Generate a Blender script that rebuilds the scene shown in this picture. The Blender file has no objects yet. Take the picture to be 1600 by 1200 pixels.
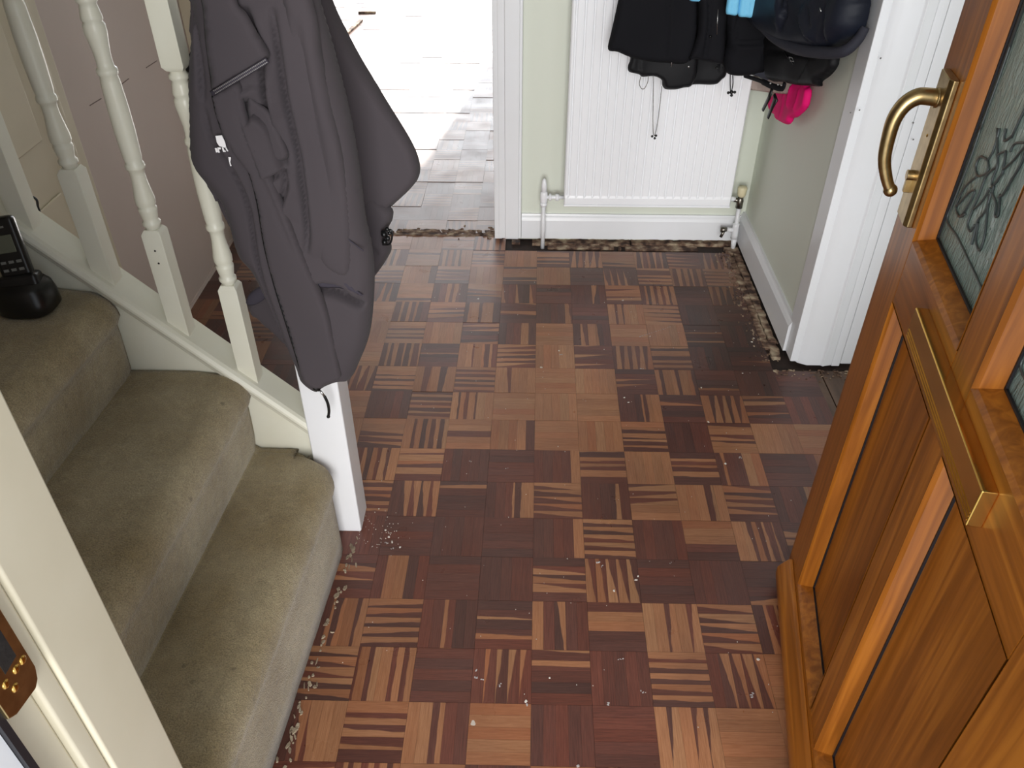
import bpy, bmesh, math, random
from mathutils import Vector, Matrix
from mathutils.geometry import delaunay_2d_cdt
import numpy as np
random.seed(7)
SC = bpy.context.scene
COL = SC.collection
PI = math.pi

# ------------------------------------------------------------------ camera
F, PITCH, YAW, ROLL = 1276.35, .6563, .0193, -.0019
CAM = np.array([-.2563, -1.5516, 1.4073])
def rot(a, b, c):
    ca, sa = np.cos(a), np.sin(a)
    M = np.stack([[1, 0, 0.], [0, -sa, -ca], [0, ca, -sa]])
    cb, sb = np.cos(b), np.sin(b)
    M = M @ np.array([[cb, -sb, 0], [sb, cb, 0], [0, 0, 1]]).T
    cc, sc = np.cos(c), np.sin(c)
    return np.array([[cc, sc, 0], [-sc, cc, 0], [0, 0, 1]]) @ M
RC = rot(PITCH, YAW, ROLL)
cd = bpy.data.cameras.new('camera'); cam = bpy.data.objects.new('camera', cd); COL.objects.link(cam)
mw = Matrix(((RC[0][0], -RC[1][0], -RC[2][0], CAM[0]), (RC[0][1], -RC[1][1], -RC[2][1], CAM[1]),
             (RC[0][2], -RC[1][2], -RC[2][2], CAM[2]), (0, 0, 0, 1)))
cam.matrix_world = mw
cd.sensor_fit = 'HORIZONTAL'; cd.sensor_width = 36; cd.lens = F / 1600 * 36
cd.clip_start = .02; cd.clip_end = 60
SC.camera = cam
def at(x, y, ax, val):
    """measured photo position on a plane of the room -> metres"""
    d = RC.T @ np.array([(x - 800) / F, (y - 600) / F, 1.])
    return CAM + d * ((val - CAM[ax]) / d[ax])

# ------------------------------------------------------------------ world and light
W = bpy.data.worlds.new('sky'); SC.world = W; W.use_nodes = True
bg = W.node_tree.nodes['Background']; bg.inputs[0].default_value = (.86, .93, 1, 1); bg.inputs[1].default_value = 1.25
def area(name, loc, target, sx, sy, power, col):
    l = bpy.data.lights.new(name, 'AREA'); l.shape = 'RECTANGLE'; l.size = sx; l.size_y = sy; l.energy = power; l.color = col
    o = bpy.data.objects.new(name, l); COL.objects.link(o); o.location = loc
    o.rotation_euler = (Vector(target) - Vector(loc)).to_track_quat('-Z', 'Y').to_euler(); return o
area('daylight_front_doorway', (-.3, -5.0, 1.6), (-.1, .3, .6), 3.2, 2.6, 335, (1, .985, .97))
area('added_recess_light', (.85, -1.5, 1.4), (.75, .4, .9), .8, 1.5, 1.2, (.9, .95, 1))  # added lamp, brightens the architrave in the right-hand recess
area('daylight_patio_window', (-1.1, 6.3, 1.3), (-1.1, 3, .6), 2.2, 2.0, 80, (.93, .96, 1))
s = bpy.data.lights.new('sun', 'SUN'); s.energy = 16; s.angle = .012; s.color = (1, .97, .92)
so = bpy.data.objects.new('sun', s); COL.objects.link(so)
so.rotation_euler = Vector((-.15, -1, -.47)).to_track_quat('-Z', 'Y').to_euler()
vs = SC.view_settings; vs.view_transform = 'Standard'; vs.look = 'None'; vs.gamma = 1; vs.use_curve_mapping = False
vs.exposure = 0.0

# ------------------------------------------------------------------ materials
def lin(c):
    return tuple(((v / 255) / 12.92 if v <= 10 else (((v / 255) + .055) / 1.055) ** 2.4) for v in c) + (1,)
def mat(name, rgb, rough=.5, metal=0, noise=None, bump=None, spec=.5, coat=0, sheen=0, trans=0, ior=1.45, emit=None):
    """noise=(scale, amount 0..1, rgb2, stretch xyz)  bump=(scale, strength, dist)"""
    m = bpy.data.materials.new(name); m.use_nodes = True; nt = m.node_tree; N = nt.nodes; L = nt.links
    b = N['Principled BSDF']; I = b.inputs
    I['Base Color'].default_value = lin(rgb); I['Roughness'].default_value = rough; I['Metallic'].default_value = metal
    I['Specular IOR Level'].default_value = spec; I['Coat Weight'].default_value = coat; I['Coat Roughness'].default_value = .15
    I['Sheen Weight'].default_value = sheen; I['Transmission Weight'].default_value = trans; I['IOR'].default_value = ior
    if sheen: I['Sheen Roughness'].default_value = .6
    tc = N.new('ShaderNodeTexCoord')
    if noise:
        mp = N.new('ShaderNodeMapping'); mp.inputs['Scale'].default_value = noise[3] if len(noise) > 3 else (1, 1, 1)
        L.new(tc.outputs['Object'], mp.inputs[0])
        n = N.new('ShaderNodeTexNoise'); n.inputs['Scale'].default_value = noise[0]; n.inputs['Detail'].default_value = 5
        L.new(mp.outputs[0], n.inputs[0])
        r = N.new('ShaderNodeMapRange'); r.inputs[1].default_value = .35; r.inputs[2].default_value = .68; r.inputs[4].default_value = noise[1]
        L.new(n.outputs[0], r.inputs[0])
        mx = N.new('ShaderNodeMix'); mx.data_type = 'RGBA'; mx.inputs[6].default_value = lin(rgb); mx.inputs[7].default_value = lin(noise[2])
        L.new(r.outputs[0], mx.inputs[0]); L.new(mx.outputs[2], I['Base Color'])
    if bump:
        mp2 = N.new('ShaderNodeMapping'); mp2.inputs['Scale'].default_value = bump[3] if len(bump) > 3 else (1, 1, 1)
        L.new(tc.outputs['Object'], mp2.inputs[0])
        n2 = N.new('ShaderNodeTexNoise'); n2.inputs['Scale'].default_value = bump[0]; n2.inputs['Detail'].default_value = 4
        L.new(mp2.outputs[0], n2.inputs[0])
        bp = N.new('ShaderNodeBump'); bp.inputs['Strength'].default_value = bump[1]; bp.inputs['Distance'].default_value = bump[2]
        L.new(n2.outputs[0], bp.inputs['Height']); L.new(bp.outputs[0], I['Normal'])
    return m
M = {}
M['gloss'] = mat('white_gloss_paint', (232, 233, 236), .28, noise=(7, .3, (224, 225, 224)), bump=(30, .05, .002))
M['cream'] = mat('aged_cream_gloss', (214, 205, 182), .45, noise=(8, .5, (202, 192, 166)), bump=(35, .06, .002))
M['stair'] = mat('stair_paint', (226, 224, 208), .32, noise=(8, .5, (214, 210, 188)), bump=(35, .06, .002))
M['green'] = mat('pale_green_emulsion', (216, 220, 207), .6, bump=(60, .06, .002))
M['mauve'] = mat('mauve_emulsion', (208, 194, 186), .6, noise=(5, .3, (200, 184, 176)), bump=(50, .05, .002))
M['ceil'] = mat('ceiling_white', (225, 225, 220), .8)
M['rad'] = mat('radiator_enamel', (240, 241, 244), .3)
M['brass'] = mat('polished_brass', (220, 178, 96), .2, 1, noise=(20, .4, (190, 150, 80)))
M['bronze'] = mat('worn_brass', (186, 162, 116), .3, 1, noise=(60, .6, (140, 114, 74)))
M['steel'] = mat('zip_steel', (200, 200, 200), .3, 1)
M['chrome'] = mat('tarnished_chrome', (150, 146, 138), .3, 1, noise=(150, .7, (70, 62, 50)))
M['knob'] = mat('yellowed_plastic', (222, 212, 176), .4)
M['dark'] = mat('black_void', (22, 19, 18), .8, noise=(30, .6, (48, 40, 34)), bump=(60, .5, .004))
M['coat'] = mat('charcoal_softshell', (68, 62, 65), .85, noise=(4, .35, (60, 56, 60)), bump=(900, .15, .0005), sheen=.04, spec=.25)
M['coat_in'] = mat('charcoal_lining', (62, 58, 66), .9, bump=(500, .2, .001), spec=.2)
M['black'] = mat('black_fabric', (20, 20, 24), .85, bump=(200, .2, .001), spec=.2)
M['blacks'] = mat('black_nylon', (16, 16, 19), .6, bump=(60, .15, .003), spec=.3)
M['navy'] = mat('navy_nylon', (22, 26, 38), .55, noise=(7, .5, (17, 19, 27)), spec=.3, bump=(40, .2, .004))
M['navyrib'] = mat('navy_rib', (38, 38, 48), .8, bump=(300, .3, .001))
M['pink'] = mat('hot_pink_fleece', (226, 20, 110), .7, bump=(80, .2, .002), spec=.2)
M['beige'] = mat('beige_cloth', (196, 178, 168), .8)
M['greycloth'] = mat('grey_lining', (84, 88, 104), .7)
M['blue'] = mat('pale_blue_cloth', (120, 196, 232), .6, bump=(120, .2, .002))
M['phone'] = mat('black_plastic', (26, 25, 24), .3, bump=(300, .05, .0005))
M['screen'] = mat('phone_display', (96, 98, 84), .2)
M['keys'] = mat('phone_keys', (120, 120, 116), .4)
M['white'] = mat('white_thread', (225, 222, 222), .7)
M['lead'] = mat('lead_came', (92, 97, 96), .4, .5, bump=(200, .3, .001))
M['gasket'] = mat('black_rubber', (30, 28, 32), .5)
M['subfloor'] = mat('bitumen_subfloor', (58, 44, 38), .75, noise=(22, .8, (30, 24, 22)), bump=(60, .4, .003))
M['plastic_b'] = mat('black_cord_plastic', (16, 16, 17), .35)

def oak(name, a, b, c, scale=(55, 55, 2.2)):
    m = bpy.data.materials.new(name); m.use_nodes = True; nt = m.node_tree; N = nt.nodes; L = nt.links; P = N['Principled BSDF']
    tc = N.new('ShaderNodeTexCoord'); mp = N.new('ShaderNodeMapping'); mp.inputs['Scale'].default_value = scale
    L.new(tc.outputs['Object'], mp.inputs[0])
    n = N.new('ShaderNodeTexNoise'); n.inputs['Scale'].default_value = 1; n.inputs['Detail'].default_value = 7; n.inputs['Distortion'].default_value = 1.2
    L.new(mp.outputs[0], n.inputs[0])
    r = N.new('ShaderNodeValToRGB'); e = r.color_ramp.elements
    e[0].position = .33; e[0].color = lin(a); e[1].position = .66; e[1].color = lin(c)
    k = e.new(.5); k.color = lin(b)
    L.new(n.outputs[0], r.inputs[0]); L.new(r.outputs[0], P.inputs['Base Color'])
    P.inputs['Roughness'].default_value = .3; P.inputs['Specular IOR Level'].default_value = .4
    bp = N.new('ShaderNodeBump'); bp.inputs['Strength'].default_value = .12; bp.inputs['Distance'].default_value = .001
    L.new(n.outputs[0], bp.inputs['Height']); L.new(bp.outputs[0], P.inputs['Normal'])
    return m
M['oak'] = oak('golden_oak_foil', (134, 76, 20), (158, 92, 28), (180, 110, 36))
M['oakh'] = oak('golden_oak_foil_rail', (134, 76, 20), (158, 92, 28), (180, 110, 36), (2.2, 55, 55))

def glass_mat():
    m = bpy.data.materials.new('textured_glass'); m.use_nodes = True; nt = m.node_tree; N = nt.nodes; L = nt.links; P = N['Principled BSDF']
    P.inputs['Base Color'].default_value = lin((178, 198, 190)); P.inputs['Transmission Weight'].default_value = .5
    P.inputs['Roughness'].default_value = .12; P.inputs['IOR'].default_value = 1.5
    tc = N.new('ShaderNodeTexCoord'); mp = N.new('ShaderNodeMapping'); mp.inputs['Scale'].default_value = (90, 90, 26)
    L.new(tc.outputs['Object'], mp.inputs[0])
    n = N.new('ShaderNodeTexNoise'); n.inputs['Scale'].default_value = 1; n.inputs['Detail'].default_value = 3; n.inputs['Distortion'].default_value = 2
    L.new(mp.outputs[0], n.inputs[0])
    bp = N.new('ShaderNodeBump'); bp.inputs['Strength'].default_value = .8; bp.inputs['Distance'].default_value = .004
    L.new(n.outputs[0], bp.inputs['Height']); L.new(bp.outputs[0], P.inputs['Normal'])
    return m
M['glass'] = glass_mat()

def carpet_mat():
    m = bpy.data.materials.new('olive_beige_carpet'); m.use_nodes = True; nt = m.node_tree; N = nt.nodes; L = nt.links; P = N['Principled BSDF']
    tc = N.new('ShaderNodeTexCoord')
    def noise(s, d=4):
        n = N.new('ShaderNodeTexNoise'); n.inputs['Scale'].default_value = s; n.inputs['Detail'].default_value = d; L.new(tc.outputs['Object'], n.inputs[0]); return n
    a, b, c = noise(6), noise(420, 3), noise(60, 5)
    mx = N.new('ShaderNodeMix'); mx.data_type = 'RGBA'; mx.inputs[6].default_value = lin((180, 165, 132)); mx.inputs[7].default_value = lin((152, 134, 98))
    r = N.new('ShaderNodeMapRange'); r.inputs[1].default_value = .38; r.inputs[2].default_value = .66; L.new(a.outputs[0], r.inputs[0]); L.new(r.outputs[0], mx.inputs[0])
    m2 = N.new('ShaderNodeMix'); m2.data_type = 'RGBA'; m2.blend_type = 'MULTIPLY'; m2.inputs[0].default_value = 1.0
    r2 = N.new('ShaderNodeMapRange'); r2.inputs[1].default_value = .3; r2.inputs[2].default_value = .7; r2.inputs[3].default_value = .62; r2.inputs[4].default_value = 1.12
    L.new(b.outputs[0], r2.inputs[0]); L.new(mx.outputs[2], m2.inputs[6]); L.new(r2.outputs[0], m2.inputs[7])
    m3 = N.new('ShaderNodeMix'); m3.data_type = 'RGBA'; m3.blend_type = 'MULTIPLY'; m3.inputs[0].default_value = .6
    r3 = N.new('ShaderNodeMapRange'); r3.inputs[1].default_value = .3; r3.inputs[2].default_value = .7; r3.inputs[3].default_value = .8; r3.inputs[4].default_value = 1.1
    L.new(c.outputs[0], r3.inputs[0]); L.new(m2.outputs[2], m3.inputs[6]); L.new(r3.outputs[0], m3.inputs[7])
    v = N.new('ShaderNodeTexVoronoi'); v.inputs['Scale'].default_value = 11; L.new(tc.outputs['Object'], v.inputs[0])
    r4 = N.new('ShaderNodeMapRange'); r4.inputs[1].default_value = .02; r4.inputs[2].default_value = .07; r4.inputs[3].default_value = .45; r4.inputs[4].default_value = 1
    L.new(v.outputs[0], r4.inputs[0])
    m4 = N.new('ShaderNodeMix'); m4.data_type = 'RGBA'; m4.blend_type = 'MULTIPLY'; m4.inputs[0].default_value = .8
    L.new(m3.outputs[2], m4.inputs[6]); L.new(r4.outputs[0], m4.inputs[7]); L.new(m4.outputs[2], P.inputs['Base Color'])
    P.inputs['Roughness'].default_value = 1; P.inputs['Specular IOR Level'].default_value = .1; P.inputs['Sheen Weight'].default_value = .35
    bp = N.new('ShaderNodeBump'); bp.inputs['Strength'].default_value = .7; bp.inputs['Distance'].default_value = .003
    ad = N.new('ShaderNodeMath'); ad.operation = 'ADD'; L.new(b.outputs[0], ad.inputs[0]); L.new(c.outputs[0], ad.inputs[1])
    L.new(ad.outputs[0], bp.inputs['Height']); L.new(bp.outputs[0], P.inputs['Normal'])
    return m
M['carpet'] = carpet_mat()

def rough_wood():
    m = bpy.data.materials.new('splintered_bare_wood'); m.use_nodes = True; nt = m.node_tree; N = nt.nodes; L = nt.links; P = N['Principled BSDF']
    tc = N.new('ShaderNodeTexCoord')
    n = N.new('ShaderNodeTexNoise'); n.inputs['Scale'].default_value = 45; n.inputs['Detail'].default_value = 8; L.new(tc.outputs['Generated'], n.inputs[0])
    n.inputs['Scale'].default_value = 30; L.new(tc.outputs['Object'], n.inputs[0])
    r = N.new('ShaderNodeValToRGB'); e = r.color_ramp.elements; e[0].position = .38; e[0].color = lin((62, 44, 36)); e[1].position = .7; e[1].color = lin((184, 168, 142))
    k = e.new(.5); k.color = lin((118, 92, 74))
    L.new(n.outputs[0], r.inputs[0]); L.new(r.outputs[0], P.inputs['Base Color']); P.inputs['Roughness'].default_value = .85
    bp = N.new('ShaderNodeBump'); bp.inputs['Strength'].default_value = .8; bp.inputs['Distance'].default_value = .004
    L.new(n.outputs[0], bp.inputs['Height']); L.new(bp.outputs[0], P.inputs['Normal'])
    return m
M['rough'] = rough_wood()

def parquet_mat():
    m = bpy.data.materials.new('mosaic_parquet'); m.use_nodes = True; nt = m.node_tree; N = nt.nodes; L = nt.links; P = N['Principled BSDF']
    def math_(op, a, b=None, c=None):
        n = N.new('ShaderNodeMath'); n.operation = op
        for i, v in enumerate((a, b, c)):
            if v is None: continue
            if isinstance(v, (int, float)): n.inputs[i].default_value = v
            else: L.new(v, n.inputs[i])
        return n.outputs[0]
    def mix(f, a, b, blend='MIX'):
        n = N.new('ShaderNodeMix'); n.data_type = 'RGBA'; n.blend_type = blend
        for i, v in ((0, f), (6, a), (7, b)):
            if isinstance(v, (int, float, tuple)): n.inputs[i].default_value = v
            else: L.new(v, n.inputs[i])
        return n.outputs[2]
    def uv(nm):
        n = N.new('ShaderNodeUVMap'); n.uv_map = nm; s = N.new('ShaderNodeSeparateXYZ'); L.new(n.outputs[0], s.inputs[0]); return s.outputs[0], s.outputs[1]
    u, v = uv('finger'); fr, tilt = uv('split'); seed, tone = uv('tone'); pale, edge = uv('paleness')
    def noise(vec, sc, det=4, dist=0):
        n = N.new('ShaderNodeTexNoise'); n.inputs['Scale'].default_value = sc; n.inputs['Detail'].default_value = det; n.inputs['Distortion'].default_value = dist
        L.new(vec, n.inputs[0]); return n.outputs[0]
    def vec(a, b, c):
        n = N.new('ShaderNodeCombineXYZ')
        for i, q in enumerate((a, b, c)):
            if isinstance(q, (int, float)): n.inputs[i].default_value = q
            else: L.new(q, n.inputs[i])
        return n.outputs[0]
    sd = math_('MULTIPLY', seed, 91.7)
    wav = noise(vec(math_('MULTIPLY', u, 2.2), sd, 0), 1.0, 2)
    b = math_('ADD', fr, math_('MULTIPLY', tilt, math_('SUBTRACT', u, .5)))
    b = math_('ADD', b, math_('MULTIPLY', math_('SUBTRACT', wav, .5), .35))
    # all-light and all-dark fingers keep away from the edge
    b = math_('ADD', b, math_('MULTIPLY', math_('GREATER_THAN', fr, .85), 2)); b = math_('SUBTRACT', b, math_('MULTIPLY', math_('LESS_THAN', fr, .08), 2))
    rr = N.new('ShaderNodeMapRange'); L.new(math_('SUBTRACT', b, v), rr.inputs[0]); rr.inputs[1].default_value = -.035; rr.inputs[2].default_value = .035
    light = rr.outputs[0]
    grain = noise(vec(math_('MULTIPLY', u, 1.1), math_('MULTIPLY', v, 5), sd), 2.2, 6, .4)
    fine = noise(vec(math_('MULTIPLY', u, 5), math_('MULTIPLY', v, 26), sd), 2, 3)
    g2 = math_('ADD', math_('MULTIPLY', grain, .65), math_('MULTIPLY', fine, .35))
    gr = N.new('ShaderNodeMapRange'); L.new(g2, gr.inputs[0]); gr.inputs[1].default_value = .35; gr.inputs[2].default_value = .65
    hr = N.new('ShaderNodeMapRange'); L.new(noise(vec(sd, 7.7, 0), 1.3, 1), hr.inputs[0]); hr.inputs[1].default_value = .35; hr.inputs[2].default_value = .65
    cl = mix(gr.outputs[0], lin((146, 102, 70)), lin((178, 132, 96)))
    cl = mix(hr.outputs[0], cl, mix(gr.outputs[0], lin((142, 86, 56)), lin((166, 108, 74))))
    cdk = mix(gr.outputs[0], lin((92, 50, 41)), lin((122, 70, 55)))
    sr = N.new('ShaderNodeMapRange'); L.new(noise(vec(sd, 3.3, 0), 1.7, 1), sr.inputs[0]); sr.inputs[1].default_value = .35; sr.inputs[2].default_value = .65
    cdk = mix(sr.outputs[0], cdk, mix(gr.outputs[0], lin((70, 46, 42)), lin((96, 64, 56))))
    col = mix(light, cdk, cl)
    col = mix(1.0, col, vec(tone, tone, tone), 'MULTIPLY')
    tc = N.new('ShaderNodeTexCoord'); ob = tc.outputs['Object']
    # wear and grime
    gm = N.new('ShaderNodeMapRange'); L.new(noise(ob, 3.1, 6), gm.inputs[0]); gm.inputs[1].default_value = .42; gm.inputs[2].default_value = .7; gm.inputs[4].default_value = .35
    col = mix(gm.outputs[0], col, lin((96, 66, 56)))
    col = mix(pale, col, lin((158, 148, 146)))  # paler and greyer towards the far room
    # paint specks
    vo = N.new('ShaderNodeTexVoronoi'); vo.inputs['Scale'].default_value = 15; vo.inputs['Randomness'].default_value = 1
    dn = N.new('ShaderNodeVectorMath'); dn.operation = 'ADD'; L.new(ob, dn.inputs[0])
    nz = N.new('ShaderNodeTexNoise'); nz.inputs['Scale'].default_value = 60; L.new(ob, nz.inputs[0])
    sc_ = N.new('ShaderNodeVectorMath'); sc_.operation = 'SCALE'; sc_.inputs['Scale'].default_value = .012; L.new(nz.outputs['Color'], sc_.inputs[0]); L.new(sc_.outputs[0], dn.inputs[1])
    L.new(dn.outputs[0], vo.inputs['Vector'])
    sep = N.new('ShaderNodeSeparateColor'); L.new(vo.outputs['Color'], sep.inputs[0])
    siz = math_('MULTIPLY', math_('POWER', sep.outputs[0], 5), .085)
    spot = math_('LESS_THAN', vo.outputs['Distance'], siz)
    col = mix(math_('MULTIPLY', spot, .85), col, lin((205, 196, 184)))
    L.new(col, P.inputs['Base Color'])
    rg = N.new('ShaderNodeMapRange'); L.new(noise(ob, 9, 5), rg.inputs[0]); rg.inputs[1].default_value = .3; rg.inputs[2].default_value = .7; rg.inputs[3].default_value = .26; rg.inputs[4].default_value = .42
    L.new(rg.outputs[0], P.inputs['Roughness']); P.inputs['Specular IOR Level'].default_value = .5
    bp = N.new('ShaderNodeBump'); bp.inputs['Strength'].default_value = .25; bp.inputs['Distance'].default_value = .001
    L.new(math_('ADD', g2, noise(ob, 14, 3)), bp.inputs['Height']); L.new(bp.outputs[0], P.inputs['Normal'])
    return m
M['parquet'] = parquet_mat()

# ------------------------------------------------------------------ building helpers
def tag(o, label=None, cat=None, group=None, kind=None):
    if label: o['label'] = label
    if cat: o['category'] = cat
    if group: o['group'] = group
    if kind: o['kind'] = kind
    return o
def obj(name, bm, m, parent=None, smooth=False, bevel=0, seg=2):
    bmesh.ops.recalc_face_normals(bm, faces=bm.faces[:])
    me = bpy.data.meshes.new(name); bm.to_mesh(me); bm.free()
    o = bpy.data.objects.new(name, me); COL.objects.link(o)
    me.materials.append(M[m] if isinstance(m, str) else m)
    if smooth:
        for p in me.polygons: p.use_smooth = True
    if parent is not None: o.parent = parent; o.matrix_parent_inverse = parent.matrix_basis.inverted()
    if bevel:
        b = o.modifiers.new('bevel', 'BEVEL'); b.width = bevel; b.segments = seg; b.limit_method = 'ANGLE'; b.angle_limit = .6
        for p in me.polygons: p.use_smooth = True
        wn = o.modifiers.new('wn', 'WEIGHTED_NORMAL')
    return o
def empty(name, loc, label, cat, group=None):
    o = bpy.data.objects.new(name, None); COL.objects.link(o); o.location = loc; o.empty_display_size = .05
    return tag(o, label, cat, group)
def box(bm, x0, x1, y0, y1, z0, z1, Mx=None):
    vs_ = [bm.verts.new(Vector(p) if Mx is None else Mx @ Vector(p)) for p in
           ((x0, y0, z0), (x1, y0, z0), (x1, y1, z0), (x0, y1, z0), (x0, y0, z1), (x1, y0, z1), (x1, y1, z1), (x0, y1, z1))]
    for f in ((0, 3, 2, 1), (4, 5, 6, 7), (0, 1, 5, 4), (1, 2, 6, 5), (2, 3, 7, 6), (3, 0, 4, 7)): bm.faces.new([vs_[i] for i in f])
    return bm
def bx(*a, **k): return box(bmesh.new(), *a, **k)
def prism(bm, poly, fn):
    """poly: 2D list; fn(p, t) -> 3D with t in (0,1)"""
    a = [bm.verts.new(fn(p, 0)) for p in poly]; b = [bm.verts.new(fn(p, 1)) for p in poly]
    n = len(poly); bm.faces.new(a[::-1]); bm.faces.new(b)
    for i in range(n): bm.faces.new((a[i], a[(i + 1) % n], b[(i + 1) % n], b[i]))
    return bm
def tube(bm, pts, r, n=10, closed=False, flat=None):
    """r scalar or list; flat=(axis vector, factor) squashes the section"""
    pts = [Vector(p) for p in pts]; k = len(pts); rs = r if isinstance(r, (list, tuple)) else [r] * k
    rings = []; up = None
    for i, p in enumerate(pts):
        if closed: d = pts[(i + 1) % k] - pts[i - 1]
        else: d = pts[min(i + 1, k - 1)] - pts[max(i - 1, 0)]
        d.normalize()
        if up is None:
            up = Vector((0, 0, 1)) if abs(d.z) < .9 else Vector((1, 0, 0))
        a = d.cross(up).normalized(); b_ = a.cross(d).normalized(); up = b_
        ring = []
        for j in range(n):
            t = 2 * PI * j / n; q = (a * math.cos(t) + b_ * math.sin(t)) * rs[i]
            if flat: ax = Vector(flat[0]).normalized(); q -= ax * (q.dot(ax)) * (1 - flat[1])
            ring.append(bm.verts.new(p + q))
        rings.append(ring)
    m_ = k if closed else k - 1
    for i in range(m_):
        A, B = rings[i], rings[(i + 1) % k]
        for j in range(n): bm.faces.new((A[j], A[(j + 1) % n], B[(j + 1) % n], B[j]))
    if not closed: bm.faces.new(rings[0][::-1]); bm.faces.new(rings[-1])
    return bm
def smooth_path(pts, n=6):
    pts = [Vector(p) for p in pts]; out = []
    for i in range(len(pts) - 1):
        p0, p1, p2, p3 = pts[max(i - 1, 0)], pts[i], pts[i + 1], pts[min(i + 2, len(pts) - 1)]
        for j in range(n):
            t = j / n
            out.append(.5 * ((2 * p1) + (p2 - p0) * t + (2 * p0 - 5 * p1 + 4 * p2 - p3) * t * t + (3 * p1 - p0 - 3 * p2 + p3) * t ** 3))
    out.append(pts[-1]); return out
def lathe(bm, prof, c, n=20):
    """prof [(r, z)]"""
    rings = [[bm.verts.new((c[0] + r * math.cos(2 * PI * j / n), c[1] + r * math.sin(2 * PI * j / n), z)) for j in range(n)] for r, z in prof]
    for A, B in zip(rings, rings[1:]):
        for j in range(n): bm.faces.new((A[j], A[(j + 1) % n], B[(j + 1) % n], B[j]))
    bm.faces.new(rings[0][::-1]); bm.faces.new(rings[-1]); return bm
def struct(name, bm, m, **k):
    o = obj(name, bm, m, **k); o['kind'] = 'structure'; return o

# ------------------------------------------------------------------ floor
T = .1143; SH, SY = .0103, 1.0291
ROWS = {  # row: (first column, tile codes); each code = light share of its five fingers (0 dark .. 9 light)
 3: (-7, '99999 35232 00300 97933 55454 99989 10302 55555 49155 00000 00010 00000 00000'),
 2: (-7, '34434 97575 92929 54545 95999 98898 99989 00220 58585 00040 00000 00000 00000'),
 1: (-7, '99999 00000 43434 75799 99999 98989 99999 00259 04000 95555 46040 00000 00000'),
 0: (-7, '58358 98433 86444 98099 99980 99999 99889 84733 00000 48469 99888 88888 00000'),
 -1: (-7, '33434 34568 79480 00000 00000 00009 15480 99999 04370 30099 00000 08800 00000'),
 -2: (-7, '44544 34343 05555 40000 00239 74445 00040 74499 99939 64440 00048 00000 00000'),
 -3: (-7, '55555 00000 00000 00000 00000 00009 55555 00000 99900 95532 05400 00000 00000'),
 -4: (-7, '44444 07300 09900 00000 00000 04560 55555 00000 00000 00007 00000 00000 00000'),
 -5: (-7, '55555 03486 65555 00300 02040 90400 09900 88686 56555 04302 00000 00000 00000'),
 -6: (-7, '44444 65545 75855 00000 02232 15000 00000 65554 04455 88888 88000 00000 00000'),
 -7: (-7, '55454 05788 95530 99400 88888 00000 00000 87877 88888 88888 44000 00000 00000'),
 -8: (-7, '00000 44444 35455 55345 00000 55555 04400 88888 55555 44444 44444 00000 00000'),
 4: (-7, '99999 95759 99999 53004 00090 99999 04930 99999 99999 03030 00000 00000 00000'),
 5: (-7, '99999 13430 95570 49590 10700 00006 00000 96789 77777 00000 00000 00000 00000'),
 6: (-7, '00430 99993 00550 96630 30303 00000 00040 86860 35556 00000 34330 00000 00000'),
 7: (-7, '94444 99990 92220 89999 49920 88888 00000 22220 50555 35535 77777 55335 22222'),
 8: (-7, '05550 83889 56568 63636 88889 59630 55554 88855 33333 22222 33333 22622 00000'),
 9: (-7, '88888 99999 95995 55555 63434 55555 33333 44444 33333 22222 22222 22222 00000')}
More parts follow.
